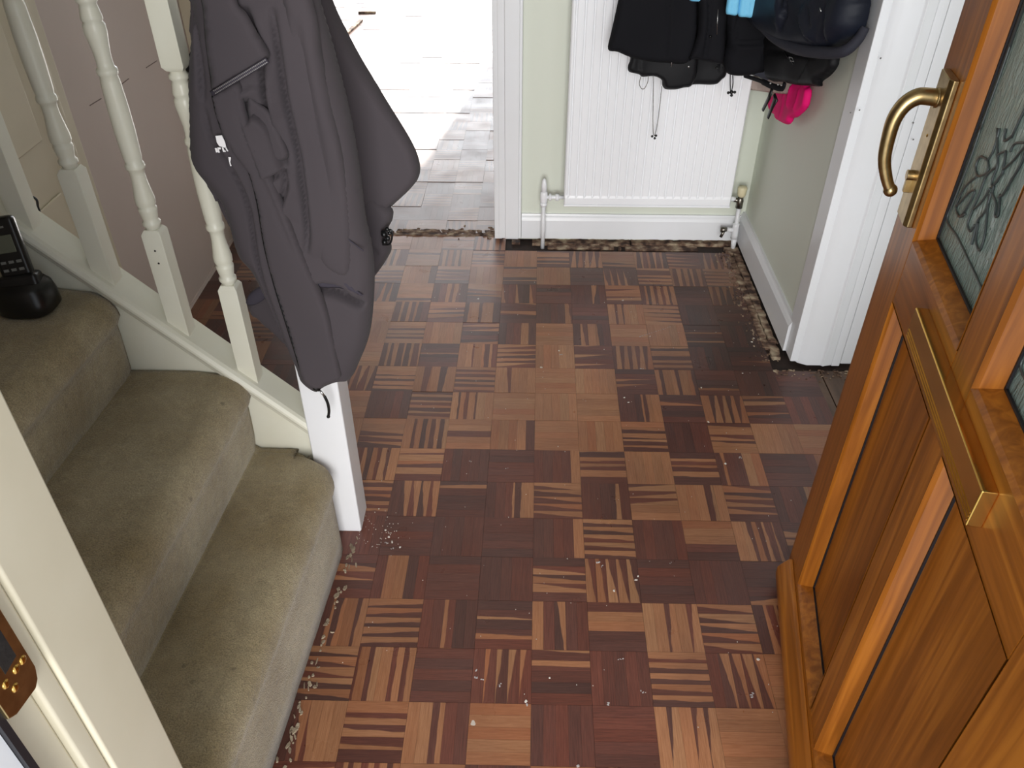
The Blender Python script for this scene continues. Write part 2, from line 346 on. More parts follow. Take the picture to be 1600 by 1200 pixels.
def build_floor():
    bm = bmesh.new(); U = [bm.loops.layers.uv.new(n) for n in ('finger', 'split', 'tone', 'paleness')]
    rnd = random.Random(11)
    def tile(i, j, code, pale):
        x0, y0 = i * T, j * T; g = .00010; vert = (i + j) % 2 != 0
        panel = ((i // 4) * 7 + (j // 4) * 13) % 5
        tt = 1 + (panel - 2) * .035 + rnd.uniform(-.05, .05)
        cx, cy = x0 + T / 2, (y0 + T / 2)
        # worn bare in the middle of the hall, grimy along the right-hand wall, darker left of the newel
        d = max(0, 1 - math.hypot((cx - .36) / .22, (cy - .55) / .5)); tt *= 1 - .5 * min(1, d * 1.6)
        if cx < -.75: tt *= .62
        w = T / 5; td = rnd.uniform(-.35, .35) if rnd.random() < .5 else rnd.choice((-.6, .6)); flip = rnd.random() < .5
        zz = rnd.uniform(-.0004, .0004) if cy < 1.2 else rnd.uniform(-.0015, .001)
        for k in range(5):
            kk = k if vert else 4 - k
            f = int(code[k]) / 9.; a0, a1 = kk * w + g, (kk + 1) * w - g; e = .00028
            if vert: c = [(x0 + a0, y0 + e), (x0 + a1, y0 + e), (x0 + a1, y0 + T - e), (x0 + a0, y0 + T - e)]; q = [(0, 0), (0, 1), (1, 1), (1, 0)]
            else: c = [(x0 + e, y0 + a0), (x0 + T - e, y0 + a0), (x0 + T - e, y0 + a1), (x0 + e, y0 + a1)]; q = [(0, 0), (1, 0), (1, 1), (0, 1)]
            z = zz + rnd.uniform(-.00008, .00008)
            top = [bm.verts.new((p[0] + SH * p[1], p[1] * SY, z)) for p in c]; bot = [bm.verts.new((v.co.x, v.co.y, -.012)) for v in top]
            fc = bm.faces.new(top); fs = [fc] + [bm.faces.new((top[m_], bot[m_], bot[(m_ + 1) % 4], top[(m_ + 1) % 4])) for m_ in range(4)]
            s_ = rnd.random(); tf = tt * rnd.uniform(.86, 1.12); td2 = td * rnd.uniform(.6, 1.2)
            for nface, ff in enumerate(fs):
                for li, lp in enumerate(ff.loops):
                    uvq = q[li] if nface == 0 else (0, 0)
                    vv = uvq[1] if not flip else 1 - uvq[1]
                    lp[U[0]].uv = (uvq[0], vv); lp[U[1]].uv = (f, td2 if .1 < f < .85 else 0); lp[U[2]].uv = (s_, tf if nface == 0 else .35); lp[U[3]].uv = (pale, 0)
    for j in range(-9, 46):
        for i in range(-26, 9):
            cx, cy = (i + .5) * T, (j + .5) * T * SY
            far = cy > 1.16
            if not far and (cx < -1.32 or cx > .56): continue
            if cy > 1.06 and cy < 1.2 and cx > -.3: continue
            if cy < -.25 and cx < -.75: continue
            if j == 8 and i >= 4: continue
            if cx > (.47 if cy > .38 else .55) and not far: continue
            if far and cx > .5: continue
            if cy < -.9 and cx > .6: continue
            if far and rnd.random() < .012: continue
            r = ROWS.get(j); code = None
            if r and 0 <= i - r[0] < 13: code = r[1].split()[i - r[0]]
            if code is None:
                k = rnd.random(); code = ('00000' if k < .3 else '99999' if k < .5 else ''.join(str(rnd.choice((3, 4, 5, 6))) for _ in range(5)) if k < .85 else ''.join(rnd.choice('0059') for _ in range(5)))
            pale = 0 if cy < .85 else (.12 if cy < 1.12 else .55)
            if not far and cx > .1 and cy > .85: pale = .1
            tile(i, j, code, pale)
    me = bpy.data.meshes.new('floor'); bm.to_mesh(me); bm.free()
    o = bpy.data.objects.new('floor', me); COL.objects.link(o); me.materials.append(M['parquet']); o['kind'] = 'structure'
    return o
build_floor()
struct('floor_subfloor', bx(-3.2, 1.9, -1.25, 6.4, -.05, -.0085), 'subfloor')
# bare boards beside the parquet in the recess on the right
for k, (x0, x1) in enumerate(((.47, .595), (.598, .70), (.703, .82), (.823, .94))):
    struct('floor_board', bx(x0, x1, -1.0, .36, -.009, -.002), mat('stained_board_%d' % k, (104, 82, 66), .5, noise=(12, .8, (62, 46, 38), (3, .5, 1)), bump=(30, .3, .003)), bevel=.0015)

def rough_strip(bm, x0, x1, y0, y1, z0, z1, along='x', seg=.012, rnd=random.Random(3)):
    """splintered lath: jagged top and edges"""
    L_ = (x1 - x0) if along == 'x' else (y1 - y0); n = max(3, int(L_ / seg)); rows = []
    for i in range(n + 1):
        t = i / n; r = [rnd.uniform(-.0025, .0025) for _ in range(4)]
        if along == 'x': x = x0 + L_ * t; P = [(x, y0 + r[0], z0), (x, y1 + r[1], z0), (x, y1 + r[1], z1 + r[2] * .8), (x, y0 + r[0], z1 + r[3] * .8)]
        else: y = y0 + L_ * t; P = [(x0 + r[0], y, z0), (x1 + r[1], y, z0), (x1 + r[1], y, z1 + r[2] * .8), (x0 + r[0], y, z1 + r[3] * .8)]
        rows.append([bm.verts.new(p) for p in P])
    for A, B in zip(rows, rows[1:]):
        for j in range(4): bm.faces.new((A[j], A[(j + 1) % 4], B[(j + 1) % 4], B[j]))
    bm.faces.new(rows[0][::-1]); bm.faces.new(rows[-1]); return bm
tn = [0]
def trim(bm, m, **k):
    tn[0] += 1; return struct('trim_%d' % tn[0], bm, m, **k)
bm = bmesh.new()
for (x0, x1, y0, y1, z) in ((-.235, .12, 1.112, 1.15, .001), (.125, .5, 1.118, 1.15, .002), (-.18, .06, 1.083, 1.108, -.001), (.075, .085, 1.08, 1.1, -.001), (.1, .36, 1.078, 1.115, -.002), (.455, .505, 1.05, 1.1, .002)):
    rough_strip(bm, x0, x1, y0, y1, -.012, z)
trim(bm, 'rough')
bm = bmesh.new()
for (x0, x1, y0, y1, z) in ((.458, .478, .47, 1.03, .002), (.48, .503, .5, 1.06, .004), (.44, .456, .62, 1.0, -.001), (.474, .5, .42, .5, .001)):
    rough_strip(bm, x0, x1, y0, y1, -.012, z, 'y')
trim(bm, 'rough')
bm = bmesh.new()
for (x0, x1, y0, y1, z) in ((-1.3, -.36, 1.165, 1.185, .002), (-1.3, -.8, 1.195, 1.22, -.001), (-.74, -.36, 1.19, 1.215, .001), (-.31, -.28, 1.12, 1.15, -.001)):
    rough_strip(bm, x0, x1, y0, y1, -.012, z)
trim(bm, 'rough')
bm = bmesh.new(); rnd = random.Random(21)
def chip(bm, x, y, a, b, h):
    n = rnd.randint(5, 8); t0 = rnd.random() * 6; ang = rnd.uniform(-.5, .5)
    P = []
    for k in range(n):
        t = t0 + 2 * PI * k / n; r = rnd.uniform(.5, 1); u, v = a * r * math.cos(t), b * r * math.sin(t); P.append((x + u * math.cos(ang) - v * math.sin(ang), y + u * math.sin(ang) + v * math.cos(ang)))
    lo = [bm.verts.new((p[0], p[1], -.001)) for p in P]; hi = [bm.verts.new((x + (p[0] - x) * .8, y + (p[1] - y) * .8, h * rnd.uniform(.6, 1.2))) for p in P]
    bm.faces.new(hi)
    for k in range(n): bm.faces.new((lo[k], lo[(k + 1) % n], hi[(k + 1) % n], hi[k]))
for k in range(90):
    y = rnd.uniform(-1.05, -.3); x = -.632 + .075 * (y + .3) + rnd.gauss(0, .006)
    chip(bm, x, y, rnd.uniform(.0015, .006), rnd.uniform(.002, .012), .0022)
trim(bm, mat('old_adhesive', (176, 160, 136), .8, noise=(40, .7, (96, 78, 62))))
bm = bmesh.new()
for x, y in ((-.56, -.30), (-.55, -.315), (-.53, -.33), (-.57, -.28), (.02, .22), (.03, .2), (.235, .12), (.24, .27), (-.02, .45), (-.155, .44), (-.005, -.4), (-.01, -.41), (.25, -.04), (-.2, -.65), (.21, -.6), (-.06, -.44), (-.245, -.7), (.43, .5), (.44, .52), (.37, .34)):
    chip(bm, x, y, rnd.uniform(.002, .005), rnd.uniform(.002, .006), .0014)
for k in range(140):
    chip(bm, rnd.uniform(-.62, .42), rnd.uniform(-.75, 1.0), rnd.uniform(.0007, .0018), rnd.uniform(.0007, .002), .0009)
for k in range(60):
    chip(bm, -.585 + rnd.gauss(0, .03), -.27 + rnd.gauss(0, .035), rnd.uniform(.0007, .0016), rnd.uniform(.0007, .0018), .0009)
trim(bm, mat('paint_flakes', (214, 208, 198), .6))
bm = bmesh.new()
for px_, py_, a_, b_ in ((745, 1052, .008, .009), (752, 1062, .006, .004), (782, 1070, .007, .006), (604, 850, .005, .009), (612, 858, .004, .004), (1178, 1086, .009, .005), (948, 1098, .009, .005), (1004, 1082, .006, .006), (970, 1030, .006, .003),
                         (1158, 716, .006, .009), (934, 878, .006, .006), (940, 884, .003, .004), (823, 1103, .005, .005), (877, 554, .009, .003), (1003, 576, .008, .003), (902, 1200, .008, .006), (1048, 880, .003, .003), (734, 720, .004, .003), (791, 732, .004, .003)):
    q_ = at(px_, py_, 2, 0)
    for k in range(3): chip(bm, q_[0] + rnd.gauss(0, a_ * .4), q_[1] + rnd.gauss(0, b_ * .5), a_ * rnd.uniform(.25, .6), b_ * rnd.uniform(.25, .6), .0008)
for k in range(14):
    q_ = at(1000 + k * 3.6, 526 - k * 1.15, 2, 0)
    if rnd.random() < .75: chip(bm, q_[0], q_[1], .0035, .0012, .0008)
trim(bm, mat('dried_paint_smears', (176, 170, 168), .7))
bm = bmesh.new()
for k in range(260):
    y = rnd.uniform(.4, 1.06); x = .452 + rnd.gauss(0, .018); chip(bm, x, y, rnd.uniform(.001, .004), rnd.uniform(.002, .01), .002)
for k in range(70):
    x = rnd.uniform(.46, .68); y = .36 - abs(rnd.gauss(0, .02)); chip(bm, x, y, rnd.uniform(.002, .008), rnd.uniform(.001, .004), .002)
for k in range(120):
    x = rnd.uniform(-1.3, -.3); y = 1.19 + rnd.gauss(0, .022); chip(bm, x, y, rnd.uniform(.002, .012), rnd.uniform(.001, .004), .003)
trim(bm, 'rough')
# ------------------------------------------------------------------ walls, ceiling
H = 2.4
def quad(*p):
    bm = bmesh.new(); bm.faces.new([bm.verts.new(q) for q in p]); return bm
bm = bx(-.285, 1.75, 1.15, 1.27, .0, H); struct('wall_back', bm, 'green')
bm = bx(-1.33, -.285, 1.15, 1.27, 2.06, H); struct('wall_above_doorway', bm, 'green')
struct('wall_left', bx(-1.45, -1.33, -.2, 1.15, 0, H), 'mauve')
struct('wall_right', bx(.524, .64, .42, 1.15, 0, H), 'green')
struct('wall_recess_front', bx(.64, 1.75, .42, .54, 0, H), 'green')
struct('wall_recess_side', bx(1.64, 1.75, -1.25, .42, 0, H), 'green')
bm = bmesh.new(); box(bm, .3, .42, -1.24, -1.1, 0, H); box(bm, 1.25, 1.75, -1.24, -1.1, 0, H); box(bm, .42, 1.25, -1.24, -1.1, 0, .35); box(bm, .42, 1.25, -1.24, -1.1, 2.1, H)
struct('wall_front', bm, 'green')
bm = bmesh.new()
for a in ((.42, .46, .35, 2.1), (1.21, 1.25, .35, 2.1), (.46, 1.21, .35, .39), (.46, 1.21, 2.06, 2.1), (.82, .86, .39, 2.06)): box(bm, a[0], a[1], -1.2, -1.15, a[2], a[3])
struct('added_window', bm, 'gloss', bevel=.003)  # unseen window, added so daylight reaches the right-hand architrave
struct('wall_front_left', bx(-3.2, -.70, -1.24, -1.1, 0, H), 'mauve')
struct('wall_above_front_door', bx(-.70, .3, -1.24, -1.1, 2.08, H), 'green')
struct('wall_stair_end', bx(-3.2, -3.1, -1.1, -.2, 0, H), 'mauve')
struct('wall_stair_back', bx(-3.1, -1.45, -.2, -.12, 0, H), 'mauve')
struct('ceiling', bx(-3.2, 1.75, -1.25, 1.27, H, H + .1), 'ceil')
# the sunlit room beyond
struct('wall_far_left', bx(-3.1, -3.0, 1.27, 6.2, 0, H), 'ceil')
struct('wall_far_right', bx(.55, .65, 1.27, 6.2, 0, H), 'ceil')
struct('wall_far_back', bx(-3.1, -1.45, 1.15, 1.27, 0, H), 'ceil')
bm = bmesh.new(); box(bm, -3.1, -2.5, 6.1, 6.2, 0, H); box(bm, .0, .65, 6.1, 6.2, 0, H); box(bm, -2.5, 0, 6.1, 6.2, 2.12, H)
struct('wall_far_end', bm, 'ceil')
struct('ceiling_far', bx(-3.1, .65, 1.27, 6.2, H, H + .1), 'ceil')
bm = bmesh.new()
for x0, x1 in ((-2.5, -2.44), (-1.28, -1.22), (-.06, .0)): box(bm, x0, x1, 6.12, 6.18, .0, 2.12)
box(bm, -2.44, -.06, 6.12, 6.18, 2.06, 2.12); box(bm, -2.44, -.06, 6.12, 6.18, 0, .06)
struct('window_1', bm, 'gloss')
# skirtings
def skirting(name, p0, p1, nrm, h=.1, t=.018, m='gloss', z0=.012):
    prof = [(0, z0), (t, z0), (t, h - .022), (t * .75, h - .012), (t * .55, h - .006), (t * .45, h), (0, h)]
    p0, p1, nrm = Vector(p0), Vector(p1), Vector(nrm)
    bm = prism(bmesh.new(), prof, lambda p, s: (p1 if s else p0) + nrm * p[0] + Vector((0, 0, p[1])))
    return struct(name, bm, m, smooth=False)
skirting('baseboard_back', (-.275, 1.15, 0), (.52, 1.15, 0), (0, -1, 0), .104)
skirting('baseboard_right', (.524, .44, 0), (.524, 1.15, 0), (-1, 0, 0), .118)
skirting('baseboard_left', (-1.33, -.2, 0), (-1.33, 1.15, 0), (1, 0, 0), .012, .006, m='mauve', z0=0)
# doorway to the far room: lining, stop, architraves
bm = bmesh.new()
box(bm, -.372, -.345, 1.125, 1.285, .012, 2.06); box(bm, -.35, -.285, 1.14, 1.27, .3, 2.05)
trim(bm, 'gloss', bevel=.002)
o = struct('trim_latch_plate', bx(-.3735, -.3715, 1.17, 1.196, .52, .60), 'dark'); tag(o)
bm = bmesh.new()
box(bm, -.357, -.33, 1.124, 1.15, .014, 2.13); box(bm, -.334, -.285, 1.118, 1.15, .014, 2.13); box(bm, -.29, -.276, 1.124, 1.15, .014, 2.13)
trim(bm, 'gloss', bevel=.003)
bm = bmesh.new(); box(bm, -.352, -.338, 1.2, 1.24, .02, 2.05); box(bm, -.37, -.34, 1.285, 1.30, .03, 2.1); trim(bm, 'gloss', bevel=.003)
bm = bmesh.new(); box(bm, -1.33, -1.27, 1.115, 1.15, .0, 2.13); box(bm, -1.3, -1.27, 1.15, 1.285, 0, 2.06); trim(bm, 'cream', bevel=.003)
bm = bmesh.new(); box(bm, -1.33, -.276, 1.118, 1.15, 2.06, 2.13); trim(bm, 'gloss', bevel=.003)
# door in the left wall beyond the balusters with its architrave
bm = bmesh.new(); box(bm, -1.33, -1.308, .235, .30, .0, 2.1); box(bm, -1.308, -1.303, .245, .262, 0, 2.1); trim(bm, 'cream', bevel=.003)
dd = struct('door_1', bx(-1.33, -1.318, -.2, .235, .0, 2.03), 'cream', bevel=.002)
for (y0, y1, z0, z1) in ((-.1, .16, .2, .62), (-.1, .16, .74, 1.3), (-.1, .16, 1.42, 1.9)):
    obj('door_panel', bx(-1.318, -1.312, y0, y1, z0, z1), 'cream', dd, bevel=.005)
for (y0, z0, y1, z1) in ((at(140, 165, 0, -1.33)[1], at(140, 165, 0, -1.33)[2], at(158, 154, 0, -1.33)[1], at(158, 154, 0, -1.33)[2]),
                         (at(184, 136, 0, -1.33)[1], at(184, 136, 0, -1.33)[2], at(201, 123, 0, -1.33)[1], at(201, 123, 0, -1.33)[2]),
                         (at(228, 106, 0, -1.33)[1], at(228, 106, 0, -1.33)[2], at(245, 95, 0, -1.33)[1], at(245, 95, 0, -1.33)[2])):
    trim(tube(bmesh.new(), [(-1.33, y0, z0), (-1.33, y1, z1)], .0013, 6), mat('pencil_scuff', (128, 112, 106), .8))
# architrave and painted door on the right, square to the hall
bm = bmesh.new()
box(bm, .514, .536, .385, .458, .012, 2.12)
prism(bm, [(.528, .40), (.536, .386), (.560, .374), (.600, .374), (.606, .368), (.612, .372), (.632, .376), (.632, .42), (.528, .42)], lambda p, s: Vector((p[0], p[1], .006 if not s else 2.12)))
box(bm, .6325, .6565, .378, .42, .002, 2.1)
trim(bm, 'gloss', bevel=.0025)
bm = bmesh.new()
for x, y in ((1343, 172), (1329, 176), (1376, 91), (1435, 63), (1427, 192), (1427, 218), (1420, 117), (1378, 255)):
    q_ = at(x, y, 1, .3735); bmesh.ops.create_icosphere(bm, subdivisions=1, radius=.0022, matrix=Matrix.Translation(tuple(q_)) @ Matrix.Scale(.3, 4, (0, 1, 0)))
trim(bm, mat('paint_nick', (110, 108, 106), .7))
d2 = struct('door_2', bx(.6585, 1.4, .382, .42, .008, 2.05), 'gloss', bevel=.002)

# ------------------------------------------------------------------ front door frame (left jamb) with keep
bm = bmesh.new()
box(bm, -.70, -.644, -1.163, -1.081, .0, 2.08)
box(bm, -.70, -.6475, -1.186, -1.1635, .0, 2.08)
box(bm, -.70, -.654, -1.26, -1.186, .0, 2.08)
fr = trim(bm, 'cream', bevel=.0035)
trim(bx(-.651, -.6445, -1.232, -1.225, 0, 2.08), 'gasket')
trim(bx(-.655, -.6485, -1.262, -1.2325, 0, 2.08), 'gloss')
trim(bx(.235, .3, -1.26, -1.081, 0, 2.08), 'cream', bevel=.003)
trim(bx(-.654, .24, -1.26, -1.1, -.02, .004), 'oak', bevel=.002)
kp = empty('door_keep', (-.65, -1.205, .82), 'brass strike plate with screws on the cream front door frame', 'strike plate')
poly = [(-1.182, .99), (-1.182, .833), (-1.186, .822), (-1.192, .818), (-1.218, .824), (-1.2255, .83), (-1.2255, .99)]
bm = prism(bmesh.new(), poly, lambda p, s_: Vector((-.654 + .0125 * s_, p[0], p[1]))); obj('plate', bm, 'bronze', kp, bevel=.001)
bm = bx(-.6425, -.6412, -1.208, -1.192, .862, .97); obj('latch_slot', bm, 'dark', kp)
for y, z in ((-1.189, .852), (-1.207, .843), (-1.198, .8535), (-1.212, .8555)):
    bm = bmesh.new(); bmesh.ops.create_uvsphere(bm, u_segments=12, v_segments=8, radius=.004, matrix=Matrix.Translation((-.6415, y, z)) @ Matrix.Scale(.45, 4, (1, 0, 0)))
    obj('screw', bm, 'brass', kp, smooth=True)

# ------------------------------------------------------------------ staircase
stair = empty('staircase', (-.9, -.65, 0), 'flight of stairs covered in worn olive-beige carpet with white painted string', 'staircase')
SK = .07
def stair_carpet():
    levels = [0, .252, .443, .63, .82, 1.01, 1.2, 1.39]; RX = [-.655, -.815, -1.025, -1.235, -1.445, -1.655, -1.865]
    prof = [(-.650, 0.0, 0), (-.651, .05, 0), (-.652, .1, 0)]
    for k in range(len(RX)):
        zt = levels[k + 1]; zb = levels[k]; xr = RX[k]; xn = RX[k + 1] if k + 1 < len(RX) else xr - .21
        nose = xr + (.014 if k else .012)
        if k: prof += [(xr - .004, zb - .001, k), (xr - .001, zb + .004, k), (xr + .001, zb + .03, k)]
        prof += [(xr + .003, zt - .095, k), (xr + .002, zt - .078, k), (nose - .004, zt - .066, k)]
        R_ = .052
        for a in range(0, 13):
            t = a / 12 * PI / 2; prof.append((nose - R_ + R_ * math.cos(t), zt - .006 - R_ + R_ * math.sin(t), k))
        prof += [(nose - .07, zt - .0035, k), (nose - .09, zt - .001, k), (nose - .11, zt, k), (nose - .125, zt, k), (xn + .012, zt + .001, k), (xn + .002, zt, k)]
    return prof
prof = stair_carpet()
bm = bmesh.new(); ys = [-1.1 + i * .02 for i in range(39)] + [-.33, -.32, -.312, -.305, -.3, -.295, -.29, -.286, -.2815, -.272]
ys = sorted(set(round(y, 4) for y in ys)); rows = []
rnd = random.Random(5)
for y in ys:
    row = []
    for (x, z, k) in prof:
        sx = SK * (y + .28)
        if k == 0:
            t = max(0, min(1, (y + .36) / .072)); rd = (1 - math.sqrt(max(0, 1 - t * t)))
            if z < .2502: x2 = x - .065 * rd
            else: x2 = x - .065 * rd * max(0, 1 - (-.66 - x) / .06) if x < -.66 else x - .065 * rd
            if z > .22: z = z - .012 * rd
        else:
            t = max(0, min(1, (y + .31) / .04)); x2 = x - .008 * t * t
        row.append(bm.verts.new((x2 + sx + rnd.uniform(-.0006, .0006), y, z + rnd.uniform(-.0006, .0006))))
    # closing points under the flight
    row.append(bm.verts.new((-2.1, y, 1.2))); row.append(bm.verts.new((-2.1, y, 1.1))); row.append(bm.verts.new((-.9, y, .0)))
    rows.append(row)
for A, B in zip(rows, rows[1:]):
    n = len(A)
    for j in range(n): bm.faces.new((A[j], A[(j + 1) % n], B[(j + 1) % n], B[j]))
bm.faces.new(rows[0][::-1]); bm.faces.new(rows[-1])
carpet = obj('carpet', bm, 'carpet', stair, smooth=True)
# string board and its capping; cap top z = .362 + (-.745 - x)
capz = lambda x: .364 + (-.745 - x) * 1.0
bm = prism(bmesh.new(), [(-.70, .0), (-.70, capz(-.70) - .03), (-2.2, capz(-2.2) - .03), (-2.2, capz(-2.2) - .5), (-1.25, .0)], lambda p, s_: Vector((p[0], -.267 + .034 * s_, p[1])))
obj('string_board', bm, 'stair', stair)
def sloped(sec):
    return prism(bmesh.new(), sec, lambda p, s_: Vector(((-2.2 if s_ else -.698), p[0], capz(-2.2 if s_ else -.698) + p[1])))
obj('base_rail', sloped([(-.284, -.014), (-.281, -.004), (-.274, 0), (-.212, 0), (-.209, -.004), (-.209, -.03), (-.284 + .004, -.03), (-.284, -.02)]), 'stair', stair)
obj('rail_moulding', sloped([(-.267, -.03), (-.278, -.03), (-.277, -.036), (-.272, -.044), (-.267, -.048)]), 'stair', stair)
obj('string_side_far', prism(bmesh.new(), [(-.70, .0), (-.70, capz(-.70) - .03), (-2.2, capz(-2.2) - .03), (-2.2, 0)], lambda p, s_: Vector((p[0], -.2325 + .01 * s_, p[1]))), 'mauve', stair)
# newel post
nw = bmesh.new(); box(nw, -.703, -.624, -.286, -.209, 0, 1.135)
obj('newel_post', nw, 'gloss', stair, bevel=.004)  # whiter than the other stair paint, standing in for strong daylight on it
nc = bmesh.new(); box(nc, -.716, -.611, -.299, -.196, 1.135, 1.155); box(nc, -.70, -.627, -.284, -.212, 1.155, 1.17)
obj('newel_cap', nc, 'stair', stair, bevel=.005)
# handrail
bm = prism(bmesh.new(), [(-.277, 0), (-.277, .03), (-.268, .045), (-.227, .045), (-.218, .03), (-.218, 0)], lambda p, s_: Vector(((-1.97 if s_ else -.70), p[0], 1.085 + (1.27 if s_ else 0) + p[1])))
obj('handrail', bm, 'stair', stair, bevel=.004)
# balusters: square foot, two turned vases with rings, square head
def baluster():
    root = bpy.data.objects.new('baluster', None); COL.objects.link(root)
    h = .0175; b0, b1 = -.03, .205
    bm = bmesh.new()
    lo = [bm.verts.new(p) for p in ((-h, -h, b0 - .0), (h, -h, b0 - .03), (h, h, b0 - .03), (-h, h, b0 - .0))]
    hi = [bm.verts.new((a, b, b1 - .008)) for a, b in ((-h, -h), (h, -h), (h, h), (-h, h))]
    tp = [bm.verts.new((a * .72, b * .72, b1)) for a, b in ((-h, -h), (h, -h), (h, h), (-h, h))]
    bm.faces.new(lo[::-1]); bm.faces.new(tp)
    for A, B in ((lo, hi), (hi, tp)):
        for j in range(4): bm.faces.new((A[j], A[(j + 1) % 4], B[(j + 1) % 4], B[j]))
    foot = obj('square_foot', bm, 'stair', root, bevel=.001)
    r = .0165
    pr = [(.0125, b1 - .002), (.0125, b1 + .004), (.0155, b1 + .007), (.0158, b1 + .012), (.0125, b1 + .016), (.0138, b1 + .022), (.0158, b1 + .034), (.016, b1 + .038), (.0138, b1 + .041),
          (.0165, b1 + .046), (.0168, b1 + .056), (.0145, b1 + .072), (.0125, b1 + .088), (.0122, b1 + .10), (.0128, b1 + .108), (.0155, b1 + .1105), (.0162, b1 + .114), (.0155, b1 + .119), (.0135, b1 + .1215)]
    top = .59
    up = [(a, top + (b1 - z)) for a, z in pr[::-1]]
    mid = [(.0150, b1 + .13), (.0165, (b1 + top) / 2 - .02), (.0165, (b1 + top) / 2 + .02), (.0150, top - .13)]
    bm = lathe(bmesh.new(), pr + mid + up, (0, 0), 24); sp = obj('turned_shaft', bm, 'stair', root, smooth=True)
    hh = .775
    bm = bmesh.new(); u0 = [bm.verts.new((a * .72, b * .72, top)) for a, b in ((-h, -h), (h, -h), (h, h), (-h, h))]
    u1 = [bm.verts.new((a, b, top + .008)) for a, b in ((-h, -h), (h, -h), (h, h), (-h, h))]
    u2 = [bm.verts.new((a, b, hh + (-a) )) for a, b in ((-h, -h), (h, -h), (h, h), (-h, h))]
    bm.faces.new(u0[::-1]); bm.faces.new(u2)
    for A, B in ((u0, u1), (u1, u2)):
        for j in range(4): bm.faces.new((A[j], A[(j + 1) % 4], B[(j + 1) % 4], B[j]))
    obj('square_head', bm, 'stair', root, bevel=.001)
    return root
bal = baluster()
blab = ['white turned baluster next to the newel post, mostly beside the hanging coat', 'white turned baluster with two dark chips below its neck, second from the newel post',
        'white turned baluster third from the newel post, in front of the wall architrave', 'white turned baluster fourth from the newel post, above the phone at the left edge',
        'white turned baluster farthest up the stairs']
for k in range(4):
    if k == 0: o = bal
    else:
        o = bal.copy(); COL.objects.link(o)
        for ch in bal.children:
            c = ch.copy(); COL.objects.link(c); c.parent = o
    x = -.807 - .1115 * k
    o.location = (x, -.248, capz(x)); tag(o, blab[k], 'baluster', 'balusters on the stair rail')
for dx, dz in ((.0, .03), (.0, .055)):
    bmc = bmesh.new(); bmesh.ops.create_icosphere(bmc, subdivisions=1, radius=.0022, matrix=Matrix.Translation((-.9185 + dx, -.2658, .735 - dz)) @ Matrix.Scale(.25, 4, (0, 1, 0)))
    # chips belong to the second baluster
    b2 = [q for q in bpy.data.objects if q.get('label') == blab[1]][0]
    c = obj('paint_chip', bmc, 'dark'); c.parent = b2; c.matrix_parent_inverse = Matrix.Translation(-b2.location)

# cordless phone on the third tread
ph = empty('cordless_phone', (-1.13, -.335, .633), 'black cordless phone standing in its charging base on the third stair', 'phone')
base = bmesh.new()
def superell(bm, cx, cy, rx, ry, zs):
    rings = []
    for z, sc in zs:
        rings.append([bm.verts.new((cx + rx * sc * math.copysign(abs(math.cos(t)) ** .7, math.cos(t)), cy + ry * sc * math.copysign(abs(math.sin(t)) ** .7, math.sin(t)), z)) for t in [2 * PI * j / 28 for j in range(28)]])
    for A, B in zip(rings, rings[1:]):
        for j in range(28): bm.faces.new((A[j], A[(j + 1) % 28], B[(j + 1) % 28], B[j]))
    bm.faces.new(rings[0][::-1]); bm.faces.new(rings[-1]); return bm
superell(base, -1.128, -.345, .048, .042, ((.633, .9), (.638, 1), (.66, 1), (.678, .92), (.688, .75)))
obj('charging_base', base, 'phone', ph, smooth=True)
Mh = Matrix.Translation((-1.122, -.352, .652)) @ Matrix.Rotation(-.14, 4, 'Y') @ Matrix.Rotation(-.24, 4, 'X') @ Matrix.Rotation(.25, 4, 'Z')
hs = bmesh.new(); box(hs, -.025, .025, -.011, .011, 0, .148, Mh); hso = obj('handset', hs, 'phone', ph, bevel=.008, seg=3)
obj('display', bx(-.015, .015, -.0125, -.0105, .088, .118, Mx=Mh), 'screen', hso, bevel=.001)
kk = bmesh.new()
for r_ in range(5):
    for c_ in range(3): box(kk, -.0165 + c_ * .0125, -.0085 + c_ * .0125, -.0122, -.0105, .016 + r_ * .0135, .0205 + r_ * .0135, Mh)
obj('keypad', kk, 'keys', hso)
obj('earpiece', bx(-.008, .008, -.0122, -.0105, .13, .133, Mx=Mh), 'keys', hso)
cp = bmesh.new(); box(cp, -.033, .033, -.02, .018, -.015, .05, Mh); obj('cradle_cup', cp, 'phone', ph, bevel=.009, seg=3)
cb = tube(bmesh.new(), smooth_path([(-1.19, -.33, .645), (-1.215, -.30, .637), (-1.19, -.32, .6375), (-1.2, -.38, .6375)]), .0022, 8)
obj('cable', cb, 'plastic_b', ph, smooth=True)
p1 = at(45, 305, 1, -.2); p2 = at(57, 312, 1, -.2); p3 = at(60, 326, 1, -.2)
tag(obj('cable', tube(bmesh.new(), smooth_path([p1, p2, p3, p3 + np.array([0, .002, -.03])]), .0022, 8), 'plastic_b', smooth=True), 'short loop of black cable showing beyond the top of the stair string', 'cable')

